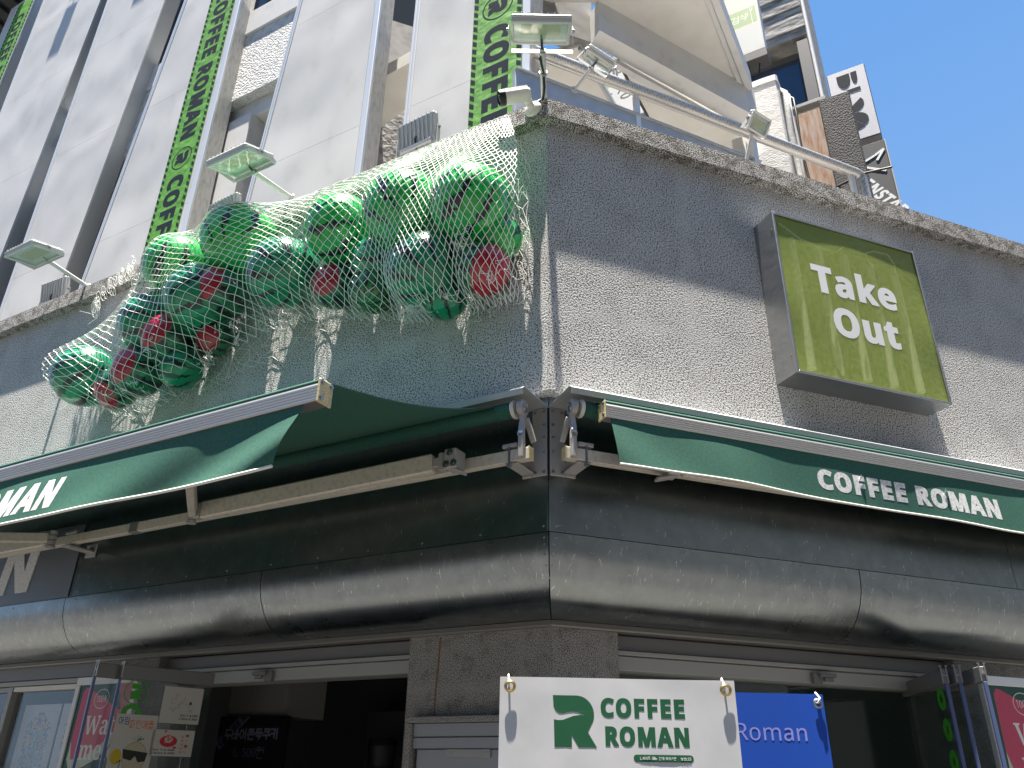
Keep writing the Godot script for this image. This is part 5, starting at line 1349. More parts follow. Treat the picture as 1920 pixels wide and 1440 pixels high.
# ------------------------------------------------------------------ light box on the right wall
func light_box() -> void:
	var o := thing("light_box_sign", "square steel light box with translucent green face and white words, on the right wall", "sign", on(FR, Vector3(2.043, 3.71, 0)))
	var w := 0.578; var h := 1.145; var d := 0.185; var t := 0.004
	var b := mb()
	b.box(Vector3(-w, 0, 0.002), Vector3(-w + t, h, d)); b.box(Vector3(w - t, 0, 0.002), Vector3(w, h, d))
	b.box(Vector3(-w + t, 0, 0.002), Vector3(w - t, t, d)); b.box(Vector3(-w + t, h - t, 0.002), Vector3(w - t, h, d))
	part("case", b, M.steel_case, o)
	part("back_plate", mb().box(Vector3(-w + t, t, 0.003), Vector3(w - t, h - t, 0.012)), M.film_back, o)
	var f := mb(); var e := 0.016
	f.box(Vector3(-w - 0.001, -0.001, d), Vector3(-w + e, h + 0.001, d + 0.006), 0.002); f.box(Vector3(w - e, -0.001, d), Vector3(w + 0.001, h + 0.001, d + 0.006), 0.002)
	f.box(Vector3(-w + e, -0.001, d), Vector3(w - e, e, d + 0.0058), 0.002); f.box(Vector3(-w + e, h - e, d), Vector3(w - e, h + 0.001, d + 0.0058), 0.002)
	part("frame", f, M.steel_case, o)
	# the film sags a little towards its corners
	var film := func(x: float, y: float) -> float:
		var u := x / (2 * w) + 0.5; var v := y / h
		return d - 0.002 - 0.006 * pow(absf(u - 0.5) * 2.0, 3.0) * (0.5 + 0.5 * sin(v * 11.0)) - 0.005 * pow(v, 4.0) * (0.5 + 0.5 * sin(u * 9.0))
	var rows := []
	for i in 41:
		var r := PackedVector3Array()
		for j in 41:
			var x := lerpf(-w + e - 0.004, w - e + 0.004, j / 40.0); var y := lerpf(e - 0.004, h - e + 0.004, i / 40.0)
			r.append(Vector3(x, y, film.call(x, y)))
		rows.append(r)
	part("face", mb().sheet(rows, 0.001), M.film, o)
	for i in 5:
		var x := -0.405 + i * 0.207
		var tb := mb().tube(PackedVector3Array([Vector3(x, 0.085, 0.12), Vector3(x + 0.004, 1.02 - i * 0.012, 0.12)]), 0.028, 14)
		part("fluorescent_tube", tb, M.tube, o)
		part("lamp_holder", mb().box(Vector3(x - 0.03, 0.05, 0.014), Vector3(x + 0.03, 1.06, 0.05), 0.008), M.film_back, o)
	part("wire", mb().tube(PackedVector3Array([Vector3(-0.21, 0.02, 0.15), Vector3(-0.27, 0.14, 0.155), Vector3(-0.285, 0.3, 0.15), Vector3(-0.24, 0.46, 0.15)]), 0.009, 8), M.black, o)
	part("wire", mb().tube(PackedVector3Array([Vector3(0.2, 0.96, 0.15), Vector3(0.18, 1.05, 0.15), Vector3(0.26, 1.09, 0.15), Vector3(0.38, 1.09, 0.15), Vector3(0.42, 1.02, 0.15), Vector3(0.4, 0.94, 0.15)]), 0.006, 8), M.tube, o)
	part("wire", mb().tube(PackedVector3Array([Vector3(-0.5, 1.1, 0.15), Vector3(-0.35, 1.02, 0.15), Vector3(-0.2, 0.985, 0.152), Vector3(-0.08, 0.99, 0.15), Vector3(0.0, 1.05, 0.15)]), 0.006, 8), M.tube, o)
	var sc := mb()
	for q: Array in [[-w, 1.02], [-w, 0.12], [w, 0.12]]: bolt(sc, Vector3(q[0], q[1], 0.16), Vector3(signf(q[0]), 0, 0), 0.005)
	part("screw", sc, M.brass, o)
	letters(o, "Take", func(p: Vector3) -> Vector3: return Vector3(-0.335 + p.x * 0.2, 0.62 + p.y * 0.19, film.call(-0.335 + p.x * 0.2, 0.62 + p.y * 0.19) + 0.0006), M.print_white, "bold", 0.035, 1.0)
	letters(o, "Out", func(p: Vector3) -> Vector3: return Vector3(-0.24 + p.x * 0.2, 0.33 + p.y * 0.19, film.call(-0.24 + p.x * 0.2, 0.33 + p.y * 0.19) + 0.0006), M.print_white, "bold", 0.035, 1.0)

# ------------------------------------------------------------------ green banners on the facade panels
func banners() -> void:
	var t := glyphs("COFFEE ROMAN", "bold", 0.055, 1.06, 0.03)
	var word: Array = t.list; var wide: float = t.width
	var logo := logo_pieces()
	var first: Node3D
	for i in 3:
		var xc: float = [-0.603, -4.212, -9.32][i]
		var label: String = ["bright green banner with dark capitals nearest the building corner, above the security camera", "bright green banner with dark capitals in the middle, left of the gap in the panels", "bright green banner with dark capitals at the photo's upper left edge"][i]
		if i > 0:
			var c := first.duplicate(); c.name = numbered("facade_banner"); add_child(c)
			c.transform = on(FL, Vector3(xc, 5.28, -0.349)); tag(c, label, "banner", "green banners on the facade")
			continue
		var o := thing("facade_banner", label, "banner", on(FL, Vector3(xc, 5.28, -0.349)), "green banners on the facade")
		first = o
		var H := 7.2; var W := 0.222
		part("cloth", mb().box(Vector3(-W, 0, 0), Vector3(W, H, 0.003), 0.001), M.banner, o)
		var b := mb()
		for s: float in [-1.0, 1.0]:
			var k := 0
			while k * 0.082 < H - 0.12:
				var y := 0.02 + k * 0.082
				b.flat([PackedVector2Array([Vector2(s * 0.198 - 0.02, y + 0.03), Vector2(s * 0.198 + 0.02, y), Vector2(s * 0.198 + 0.02, y + 0.042), Vector2(s * 0.198 - 0.02, y + 0.072)])], same, 0.003, 0.0042, false)
				k += 1
		part("hazard_stripes", b, M.navy, o)
		for k in range(-1, 3):
			var y0 := 6.83 + 2.66 * k - 5.28
			var cap := 0.2; var sx := 2.22 / wide
			var fn := func(p: Vector3) -> Vector3: return Vector3(-0.1 + p.y * cap, y0 - p.x * sx, p.z)
			for w: Array in word:
				var ok := true
				for q: Vector2 in w[0]:
					var yy := y0 - q.x * sx
					if yy < 0.02 or yy > H - 0.02: ok = false
				if ok: part("letter", mb().flat(solid(w[0], w[1]), fn, 0.003, 0.0036, false), M.navy, o)
			var cy := y0 + 0.215
			if cy > 0.2 and cy < H - 0.2:
				part("emblem_ring", mb().flat(ring_pieces(Vector2(0, cy), 0.128, 0.14), same, 0.003, 0.0036, false), M.navy, o)
				for lp: PackedVector2Array in logo: part("emblem_piece", mb().flat([lp], func(p: Vector3) -> Vector3: return Vector3(-0.085 + p.y * 0.145, cy + 0.075 - p.x * 0.15, p.z), 0.003, 0.0036, false), M.navy, o)

# ------------------------------------------------------------------ boards in front of the shop
func boards() -> void:
	var o := thing("notice_board", "white board with big green shop letters on eyelets, in front of the corner pillar", "board", Transform3D(Basis(), Vector3(0.29, 0.1, -2.2)))
	var rows := []
	for i in 13:
		var r := PackedVector3Array()
		for j in 19:
			var u := j / 18.0; var v := i / 12.0
			r.append(Vector3(lerpf(-0.307, 0.302, u), lerpf(0.6, 1.741, v), -0.003 * (1.0 + sin(u * 7.0 + v * 3.0))))
		rows.append(r)
	part("sheet", mb().sheet(rows, 0.0015), M.board, o)
	var fr := mb()
	fr.tube(PackedVector3Array([Vector3(-0.3, 1.722, -0.025), Vector3(0.3, 1.722, -0.025)]), 0.012, 10)
	for x: float in [-0.28, 0.28]:
		fr.tube(PackedVector3Array([Vector3(x, 0.0, -0.03), Vector3(x, 1.722, -0.025)]), 0.012, 10)
		fr.tube(PackedVector3Array([Vector3(x, 0.006, -0.3), Vector3(x, 0.006, 0.25)]), 0.012, 10)
	part("stand", fr, M.plastic_white, o)
	var ey := mb(); var tie := mb()
	for x: float in [-0.281, 0.277]:
		ey.lathe([Vector2(0.008, 0.0), Vector2(0.009, 0.003), Vector2(0.012, 0.004), Vector2(0.0155, 0.002), Vector2(0.0155, 0)], Vector3(x, 1.717, 0.004), Vector3.BACK, 20)
		tie.tube(PackedVector3Array([Vector3(x - 0.002, 1.716, -0.03), Vector3(x - 0.002, 1.717, 0.005), Vector3(x - 0.003, 1.73, 0.003), Vector3(x - 0.004, 1.747, -0.012), Vector3(x - 0.004, 1.735, -0.04)]), 0.0025, 8)
	part("eyelet", ey, M.brass, o)
	part("tie", tie, M.tie, o)
	var L := mb()
	var zf := func(p: Vector3, lift: float) -> Vector3: return Vector3(p.x, p.y, lift - 0.003 * (1.0 + sin((p.x + 0.307) / 0.609 * 7.0 + (p.y - 0.6) / 1.141 * 3.0)))
	var z0 := 0.0004
	for lp: PackedVector2Array in logo_pieces(): part("emblem_piece", mb().flat([lp], func(p: Vector3) -> Vector3: return zf.call(Vector3(-0.17 + p.x * 0.107, 1.576 + p.y * 0.1015, 0), z0), 0, 0.001, false), M.print_green, o)
	for k in 2:
		letters(o, ["COFFEE", "ROMAN"][k], func(p: Vector3) -> Vector3: return zf.call(Vector3(-0.049 + k * 0.008 + p.x, [1.649, 1.582][k] + p.y * 0.042, 0), z0), M.print_green, "bold", 0.05, 1.0, 0.03, 0.222)
	var pill := PackedVector2Array()
	for k in 20:
		var a := PI / 2 + TAU * k / 19.0 * 0.999
		pill.append(Vector2(0.107 + (-0.067 if cos(a) < 0 else 0.067) + 0.0085 * cos(a), 1.554 + 0.0085 * sin(a)))
	L.flat([pill], func(p: Vector3) -> Vector3: return zf.call(p, z0), 0, 0.001, false)
	part("caption_bar", L, M.print_green, o)
	# small white Hangul on the green bar, stroke by stroke
	var S := mb(); var x := 0.047; var n := 0
	for ch in "L사이즈 메뉴 전체 아이스만 가능합니다":
		var st := hangul(ch) if ch.unicode_at(0) > 0xAC00 else ([v2([0.2, 0.1, 0.2, 0.9, 0.7, 0.9])] if ch == "L" else [])
		for pl: PackedVector2Array in st:
			for i in pl.size() - 1:
				n += 1
				var a := Vector3(x + pl[i].x * 0.0062, 1.5575 - pl[i].y * 0.0072, 0); var b := Vector3(x + pl[i + 1].x * 0.0062, 1.5575 - pl[i + 1].y * 0.0072, 0)
				b.z = 0.0
				if a.distance_to(b) > 0.0002: S.bar(zf.call(a, 0.0011 + (n % 7) * 0.00006), zf.call(b, 0.0011 + (n % 7) * 0.00006), 0.0009, 0.0004, Vector3.BACK)
		x += 0.0068 if ch != " " else 0.0036
	part("small_print", S, M.print_white, o)
	# the blue one behind
	var q := thing("notice_board", "blue board with thin lilac lettering, half hidden behind the white board", "board", Transform3D(Basis(Vector3.UP, 0.05), Vector3(0.6, 0.1, -2.45)))
	rows = []
	for i in 9:
		var r := PackedVector3Array()
		for j in 13: r.append(Vector3(lerpf(-0.32, 0.317, j / 12.0), lerpf(0.7, 1.737, i / 8.0), -0.002 * (1.0 + sin(j * 0.7 + i * 0.5))))
		rows.append(r)
	part("sheet", mb().sheet(rows, 0.0015), M.board_blue, q)
	part("stand", mb().tube(PackedVector3Array([Vector3(-0.3, 1.72, -0.025), Vector3(0.3, 1.72, -0.025)]), 0.011, 8).tube(PackedVector3Array([Vector3(0.29, 0, -0.03), Vector3(0.29, 1.72, -0.025)]), 0.011, 8).tube(PackedVector3Array([Vector3(-0.29, 0, -0.03), Vector3(-0.29, 1.72, -0.025)]), 0.011, 8).tube(PackedVector3Array([Vector3(0.29, 0.006, -0.3), Vector3(0.29, 0.006, 0.2)]), 0.011, 8).tube(PackedVector3Array([Vector3(-0.29, 0.006, -0.3), Vector3(-0.29, 0.006, 0.2)]), 0.011, 8), M.plastic_white, q)
	letters(q, "Coffee Roman", func(p: Vector3) -> Vector3: return Vector3(-0.165 + p.x, 1.612 + p.y * 0.044, 0.0005 - 0.002 * (1.0 + sin((-0.165 + p.x + 0.32) / 0.637 * 8.4 + (1.612 + p.y * 0.044 - 0.7) / 1.037 * 4.0))), M.lilac, "plain", 0.0, 1.0, 0.0, 0.425)
	var eb := mb().lathe([Vector2(0.007, 0.0), Vector2(0.008, 0.003), Vector2(0.011, 0.004), Vector2(0.014, 0.002), Vector2(0.014, 0)], Vector3(0.297, 1.712, 0.004), Vector3.BACK, 18)
	part("eyelet", eb, M.bolt, q)
	part("tie", mb().tube(PackedVector3Array([Vector3(0.297, 1.712, -0.03), Vector3(0.297, 1.713, 0.01), Vector3(0.303, 1.726, 0.01), Vector3(0.3, 1.742, -0.01)]), 0.003, 6), M.tie, q)

# ------------------------------------------------------------------ the netting with its balls
# kind, x, y, radius, cap direction (for the ones with a red end)
const BALLS := [["teal", -3.755, 4.257, 0.224], ["melon", -3.364, 4.075, 0.147, -0.1, -0.75, 0.6], ["melon", -3.09, 4.14, 0.18, -0.08, -0.05, 1.0], ["teal", -3.051, 4.499, 0.231], ["melon", -2.83, 4.32, 0.185, 0.08, 0.12, 1.0], ["bright", -2.926, 4.955, 0.237], ["teal", -2.568, 4.565, 0.246], ["melon", -2.393, 4.57, 0.185, 0.1, 0.05, 1.0], ["bright", -2.278, 4.96, 0.255], ["teal", -1.814, 4.558, 0.228], ["bright", -1.355, 4.74, 0.226], ["melon", -1.418, 4.382, 0.145, 0.05, -0.1, 1.0], ["striped", -1.107, 4.256, 0.14], ["teal", -1.095, 4.45, 0.158], ["bright", -0.828, 4.674, 0.246], ["teal", -0.669, 4.214, 0.215], ["bright", -0.355, 4.555, 0.233], ["half", -0.315, 4.15, 0.15, 0.86, -0.5, -0.05], ["teal", -0.58, 4.052, 0.122], ["bright", -0.235, 4.36, 0.125], ["melon", -2.512, 4.31, 0.119, 0.2, -0.5, 0.8], ["teal", -2.763, 4.12, 0.144]]
const BALL_LABELS := ["large teal striped ball at the netting's lower left end", "small red-bottomed melon ball hanging lowest at the left end", "red-faced melon ball second from the left end, above the lowest one", "teal striped ball behind the two left red-faced balls", "red-faced melon ball in the left part, under the big teal ball", "bright green striped ball at the upper left, below the left net clump", "big teal ball left of the red face in the middle left", "bright red-faced melon ball overlapping the big teal ball in the middle left", "bright green ball below the scratched floodlight", "teal ball with jagged black stripes, alone in the middle of the netting", "bright green ball right of the jagged teal ball, upper middle", "small red-faced melon ball at the lower middle, under a bright green ball", "small finely striped dark green ball at the bottom middle", "shaded small teal ball squeezed behind the middle bright green balls", "largest bright green ball with bold diagonal stripes, right part", "teal ball below the largest bright green ball", "bright green ball at the upper right, below the security camera", "melon ball half red, half striped, at the lower right corner", "small dark teal ball at the bottom, left of the half red ball", "bright green ball peeking out at the netting's right edge", "small red ball peeking out below the middle left teal ball", "small green ball low in the left part, under the red-faced ball"]

func ball_texture(kind: String, sd: int) -> ImageTexture:
	var W := 640; var H := 320
	var im := Image.create(W, H, false, Image.FORMAT_RGB8)
	var f := noise(1.0, sd, FastNoiseLite.TYPE_SIMPLEX, 2)
	var base: Color = {"bright": lin(0.006, 0.4, 0.05), "teal": lin(0.004, 0.22, 0.1), "melon": lin(0.008, 0.13, 0.055), "half": lin(0.02, 0.13, 0.05), "striped": lin(0.02, 0.16, 0.05)}[kind]
	var light: Color = {"bright": lin(0.01, 0.46, 0.07), "teal": lin(0.006, 0.26, 0.13), "melon": lin(0.02, 0.19, 0.08), "half": lin(0.07, 0.25, 0.09), "striped": lin(0.07, 0.27, 0.09)}[kind]
	var dark := lin(0.008, 0.012, 0.012)
	var red := lin(0.46, 0.008, 0.03)
	var n: float = {"bright": 9.0, "teal": 9.0, "melon": 10.0, "half": 15.0, "striped": 14.0}[kind]
	for y in H:
		var v := (y + 0.5) / H; var s := sin(v * PI)
		for x in W:
			var u := (x + 0.5) / W
			var p := Vector3(cos(u * TAU) * s, cos(v * PI), sin(u * TAU) * s)
			var c := base
			var wob := f.get_noise_3dv(p * 2.2) * 0.16 + f.get_noise_3dv(p * 9.0) * 0.05
			var k := u * n + wob * (1.6 if kind == "bright" else 1.0)
			var fr := absf(fposmod(k, 1.0) - 0.5) * 2.0      # 1 at the middle of a stripe
			var id := floorf(k)
			var half := 0.0
			if kind == "bright":
				var ph := fposmod(id * 0.618, 1.0)
				half = 0.25 * clampf(1.5 - absf(v - 0.38 - ph * 0.24) * 4.2, 0.0, 1.0) * (1.0 + f.get_noise_3dv(p * 5.0) * 0.5)
			elif kind == "teal":
				var saw := absf(fposmod(v * 26.0 + id * 0.37, 1.0) - 0.5)
				half = 0.2 * smoothstep(0.05, 0.25, minf(v, 1.0 - v)) + saw * 0.16 * smoothstep(0.05, 0.25, minf(v, 1.0 - v))
			else:
				half = 0.34 + f.get_noise_3dv(p * 6.0) * 0.25
			c = base.lerp(light, clampf(0.5 + f.get_noise_3dv(p * 5.0 + Vector3(9, 0, 0)), 0, 1))
			if 1.0 - fr < half * (1.0 if kind != "melon" else 1.1): c = dark
			if (kind == "melon" and v < 0.27) or (kind == "half" and v < 0.42):
				c = red
				var rr := v / 0.03; var ring := floorf(rr)
				var cnt := maxf(3.0, ring * 2.4)
				var du := absf(fposmod(u * floorf(cnt) + ring * 0.5, 1.0) - 0.5) / floorf(cnt) * TAU * s; var dv := (fposmod(rr, 1.0) - 0.5) * 0.03 * PI
				if ring > 0 and int(ring) % 2 == 0 and du * du * 2.5 + dv * dv < 0.0009: c = lin(0.03, 0.004, 0.006)
				if kind == "melon" and v > 0.257: c = lin(0.22, 0.13, 0.1)
			im.set_pixel(x, y, c)
	im.generate_mipmaps()
	return ImageTexture.create_from_image(im)

func ball_net() -> void:
	var mats := {}
	for k: String in ["bright", "teal", "melon", "half", "striped"]:
		var m := mat(g(1), 0.28)
		m.albedo_texture = ball_texture(k, 100 + k.length())
		m.clearcoat_enabled = true; m.clearcoat = 0.5; m.clearcoat_roughness = 0.12
		m.normal_enabled = true; m.normal_scale = 0.16; m.normal_texture = ntex(noise(0.008, 130 + k.length(), FastNoiseLite.TYPE_SIMPLEX, 2), 256, [], 5.0)
		mats[k] = m
	var r2 := RandomNumberGenerator.new(); r2.seed = 21
	var depth := []
	for i in BALLS.size():
		var b: Array = BALLS[i]
		var r: float = b[3] * 1.05
		var z := r + 0.012
		if i == 17: z = 0.17
		if i in [1, 2, 4, 7]: z += 0.05
		if i in [13, 19]: z = r + 0.005
		depth.append(z)
		var y: Vector3
		if b.size() > 4: y = Vector3(b[4], b[5], b[6]).normalized()
		else: y = Vector3(r2.randf_range(-0.8, 0.8), r2.randf_range(-0.2, 1.0), r2.randf_range(-0.5, 0.35)).normalized()
		var x := y.cross(Vector3(0.3, 0.1, 1).normalized() if absf(y.z) < 0.8 else Vector3.UP).normalized()
		var bs := Basis(x, y, x.cross(y)) * Basis(Vector3.UP, r2.randf() * TAU)
		solo("ball", BALL_LABELS[i], "ball", mb().ball(Vector3.ZERO, Vector3(r, r * 0.97, r), bs, 44, 26), mats[b[0]], on(FL, Vector3(b[1], b[2], z)), "inflatable balls in the netting")
	# the sheet: a taut membrane hung from the coping over the balls
	var top := [-0.225, 5.33, -0.27, 5.34, -0.36, 5.345, -0.48, 5.35, -0.633, 5.35, -0.82, 5.35, -1.016, 5.35, -1.285, 5.35, -1.658, 5.35, -2.038, 5.355, -2.451, 5.36, -2.911, 5.36, -3.283, 5.36, -3.56, 5.34, -3.78, 5.22, -3.98, 5.02]
	var bot := [-0.14, 3.98, -0.24, 3.955, -0.40, 3.96, -0.51, 3.985, -0.66, 3.975, -0.80, 3.99, -1.0, 4.07, -1.26, 4.13, -1.52, 4.25, -1.72, 4.26, -2.07, 4.28, -2.45, 4.22, -2.66, 4.04, -3.0, 3.93, -3.35, 3.89, -4.02, 4.16]
	var T := v2(top); var B := v2(bot)
	var NU := 150; var NV := 46
	var pos := []; var h := []; var ob := []
	for i in NU + 1:
		var s := float(i) / NU * (T.size() - 1); var k := mini(int(s), T.size() - 2); var fr := s - k
		var t := T[k].lerp(T[k + 1], fr); var bo := B[k].lerp(B[k + 1], fr)
		var pr := PackedVector2Array(); var hr := PackedFloat32Array(); var orow := PackedFloat32Array()
		for j in NV + 1:
			var v := float(j) / NV
			var p := t.lerp(bo, v)
			if i == 0 or i == NU: pass
			p.x += 0.13 * sin(v * PI) * (1.0 - clampf(s / 3.0, 0, 1))
			var z := 0.085 if p.y > 5.2 else 0.025
			for q in BALLS.size():
				var bb: Array = BALLS[q]
				var d := Vector2(p.x - bb[1], p.y - bb[2]).length_squared(); var rr: float = bb[3] * 1.05 + 0.005
				if d < rr * rr: z = maxf(z, depth[q] + sqrt(rr * rr - d))
			pr.append(p); orow.append(z); hr.append(z)
		pos.append(pr); h.append(hr); ob.append(orow)
	for it in 130:
		for i in NU + 1:
			var row: PackedFloat32Array = h[i]; var orow: PackedFloat32Array = ob[i]
			var a: PackedFloat32Array = h[maxi(i - 1, 0)]; var c: PackedFloat32Array = h[mini(i + 1, NU)]
			for j in range(1, NV):
				var z := (a[j] + c[j]) * 0.2 + (row[j - 1] + row[j + 1]) * 0.3
				row[j] = maxf(orow[j], row[j] + (z - row[j]) * 1.25)
			row[NV] = maxf(orow[NV], 0.06)
			h[i] = row
	var at := func(u: float, v: float, lift: float) -> Vector3:
		u = clampf(u, 0, 0.9999) * NU; v = clampf(v, 0, 0.9999) * NV
		var i := int(u); var j := int(v); var fu := u - i; var fv := v - j
		var p: Vector2 = pos[i][j].lerp(pos[i + 1][j], fu).lerp(pos[i][j + 1].lerp(pos[i + 1][j + 1], fu), fv)
		var z := lerpf(lerpf(h[i][j], h[i + 1][j], fu), lerpf(h[i][j + 1], h[i + 1][j + 1], fu), fv)
		return Vector3(p.x, p.y, z + lift)
	var o := thing("netting", "white knotted string netting hung from the coping and bulging over the green balls", "net", FL)
	var net := func(nu: int, nv: int, rad: float, u0: float, u1: float, place: Callable, wob: float) -> MB:
		var b := mb()
		var nodes := []
		for i in nu + 1:
			var col := PackedVector3Array()
			for j in nv + 1:
				var u := lerpf(u0, u1, (i + (0.5 if j % 2 else 0.0)) / (nu + 0.5)) + r2.randfn(0, wob / nu)
				var v := (j + r2.randfn(0, wob)) / nv
				col.append(Vector3(u, v, 0))
			nodes.append(col)
		for i in nu + 1:
			for j in nv:
				for s in 2:
					var i2: int = i + (s if j % 2 else s - 1)
					if i2 < 0 or i2 > nu: continue
					var a: Vector3 = nodes[i][j]; var c: Vector3 = nodes[i2][j + 1]
					var m := (a + c) / 2
					b.tube(PackedVector3Array([place.call(a.x, a.y), place.call(m.x, m.y), place.call(c.x, c.y)]), rad, 4, false)
		return b
	var front: MB = net.call(63, 39, 0.0025, 0.0, 1.0, func(u: float, v: float) -> Vector3: return at.call(u, v, 0.0), 0.07)
	part("front_sheet", front, M.net, o).set_meta("kind", "stuff")
	# slack sheet hanging against the wall behind
	var back: MB = net.call(50, 26, 0.0014, 0.02, 0.97, func(u: float, v: float) -> Vector3:
		var p: Vector3 = at.call(u, v, 0.0)
		var sag := 0.22 * exp(-pow((u - 0.68) * 9.0, 2.0)) * v
		return Vector3(p.x + 0.05 * sin(v * 9.0) * v, p.y - sag, (0.09 if p.y > 5.2 else 0.02 + 0.012 * sin(u * 70.0 + v * 9.0))), 0.3)
	part("back_sheet", back, M.net, o).set_meta("kind", "stuff")
	# bunched string along the lower edge, and the slack clump at the upper left
	var tg := mb()
	for i in 86:
		var u := r2.randf(); var p: Vector3 = at.call(u, 0.985, 0.0)
		if i > 60: p = at.call([0.72, 0.82, 0.86, 0.9, 0.12, 0.05][i % 6] + r2.randfn(0, 0.006), [0.93, 0.9, 0.97, 0.95, 0.8, 0.93][i % 6] + r2.randfn(0, 0.012), 0.01)
		var pts := PackedVector3Array(); var d := Vector3(r2.randfn(0, 1), r2.randfn(-0.3, 1), r2.randfn(0, 0.6)).normalized()
		for k in 14:
			pts.append(p)
			d = (d + Vector3(r2.randfn(0, 0.9), r2.randfn(0, 0.9), r2.randfn(0, 0.6))).normalized()
			p += d * 0.017
			p.z = maxf(p.z, 0.03)
		tg.tube(pts, 0.0019, 4, false)
	for i in 46:
		var t := r2.randf()
		var c := Vector3(lerpf(-3.72, -4.16, t) + r2.randfn(0, 0.03), lerpf(5.34, 4.98, t) + r2.randfn(0, 0.035), 0.1 + 0.05 * sin(t * PI) + r2.randfn(0, 0.015))
		var pts := PackedVector3Array(); var a0 := r2.randf() * TAU; var rr := r2.randf_range(0.018, 0.04); var tilt := r2.randfn(0, 0.4)
		for k in 11:
			var an := a0 + k * 0.62
			pts.append(c + Vector3(cos(an) * rr * 1.5, sin(an) * rr + cos(an) * rr * tilt, 0.025 * sin(an + 0.7)))
		tg.tube(pts, 0.002, 4, false)
	part("tangled_cord", tg, M.net, o).set_meta("kind", "stuff")
	# gathering rope along the coping
	var rope := PackedVector3Array()
	for i in 81: rope.append(at.call(i / 80.0 * 0.86, 0.004, 0.004 + 0.003 * sin(i * 2.1)))
	part("head_rope", mb().tube(rope, 0.004, 6), M.net, o)
	# cable tie tails
	var ties := [-0.234, 5.1, -0.181, 5.059, -0.246, 4.986, -0.177, 4.882, -0.227, 4.833, -0.157, 4.772, -0.177, 4.685, -0.116, 4.617, -0.205, 4.644, -0.108, 4.556, -0.195, 4.543, -0.152, 4.508, -0.239, 4.445, -0.158, 4.408, -0.244, 4.364, -0.149, 4.345, -1.213, 4.124, -1.208, 4.047, -1.086, 4.088, -1.05, 3.975, -0.944, 4.092, -0.92, 4.012, -0.81, 4.065, -0.795, 3.938, -0.7, 4.015, -0.672, 3.943, -0.498, 4.056, -0.513, 4.003, -0.41, 4.008, -0.415, 3.878, -0.329, 3.984, -0.326, 3.9, -0.23, 3.989, -0.262, 3.913, -1.355, 4.211, -1.341, 4.111, -4.066, 4.937, -4.275, 5.027, -4.059, 4.92, -4.085, 4.847, -4.265, 4.296, -4.458, 4.296, -4.132, 4.142, -4.187, 4.085]
	for i in range(0, ties.size(), 4):
		var a := Vector3(ties[i], ties[i + 1], 0.11); var c := Vector3(ties[i + 2], ties[i + 3], 0.15)
		var bs := mb(a)
		bs.tube(PackedVector3Array([a, a.lerp(c, 0.5) + Vector3(0.003, 0.004, 0), c]), 0.0022, 4, true, 0.0012)
		bs.cbox(a, Vector3(0.008, 0.008, 0.007), Basis(), 0.001)
		var k := i / 4
		var nth := ["topmost", "second from the top", "third from the top", "fourth from the top", "fifth from the top", "sixth from the top", "second lowest", "lowest"]
		var tail: String = nth[k] if k < 8 else (["second from the left", "third from the left", "fourth from the left", "fifth from the left", "sixth from the left", "fifth from the right", "fourth from the right", "third from the right", "rightmost", "leftmost"][k - 8] if k < 18 else ["upper one, pointing left", "upper one, pointing down", "lower one, pointing left", "lower one, pointing down"][k - 18])
		var where := "right edge of the netting" if i < 32 else ("lower edge of the netting" if ties[i] > -2.0 else "left end of the netting")
		solo("cable_tie", "thin white cable tie tail at the %s, %s" % [where, tail], "cable tie", bs, M.tie, on(FL, a), "cable ties on the " + where)

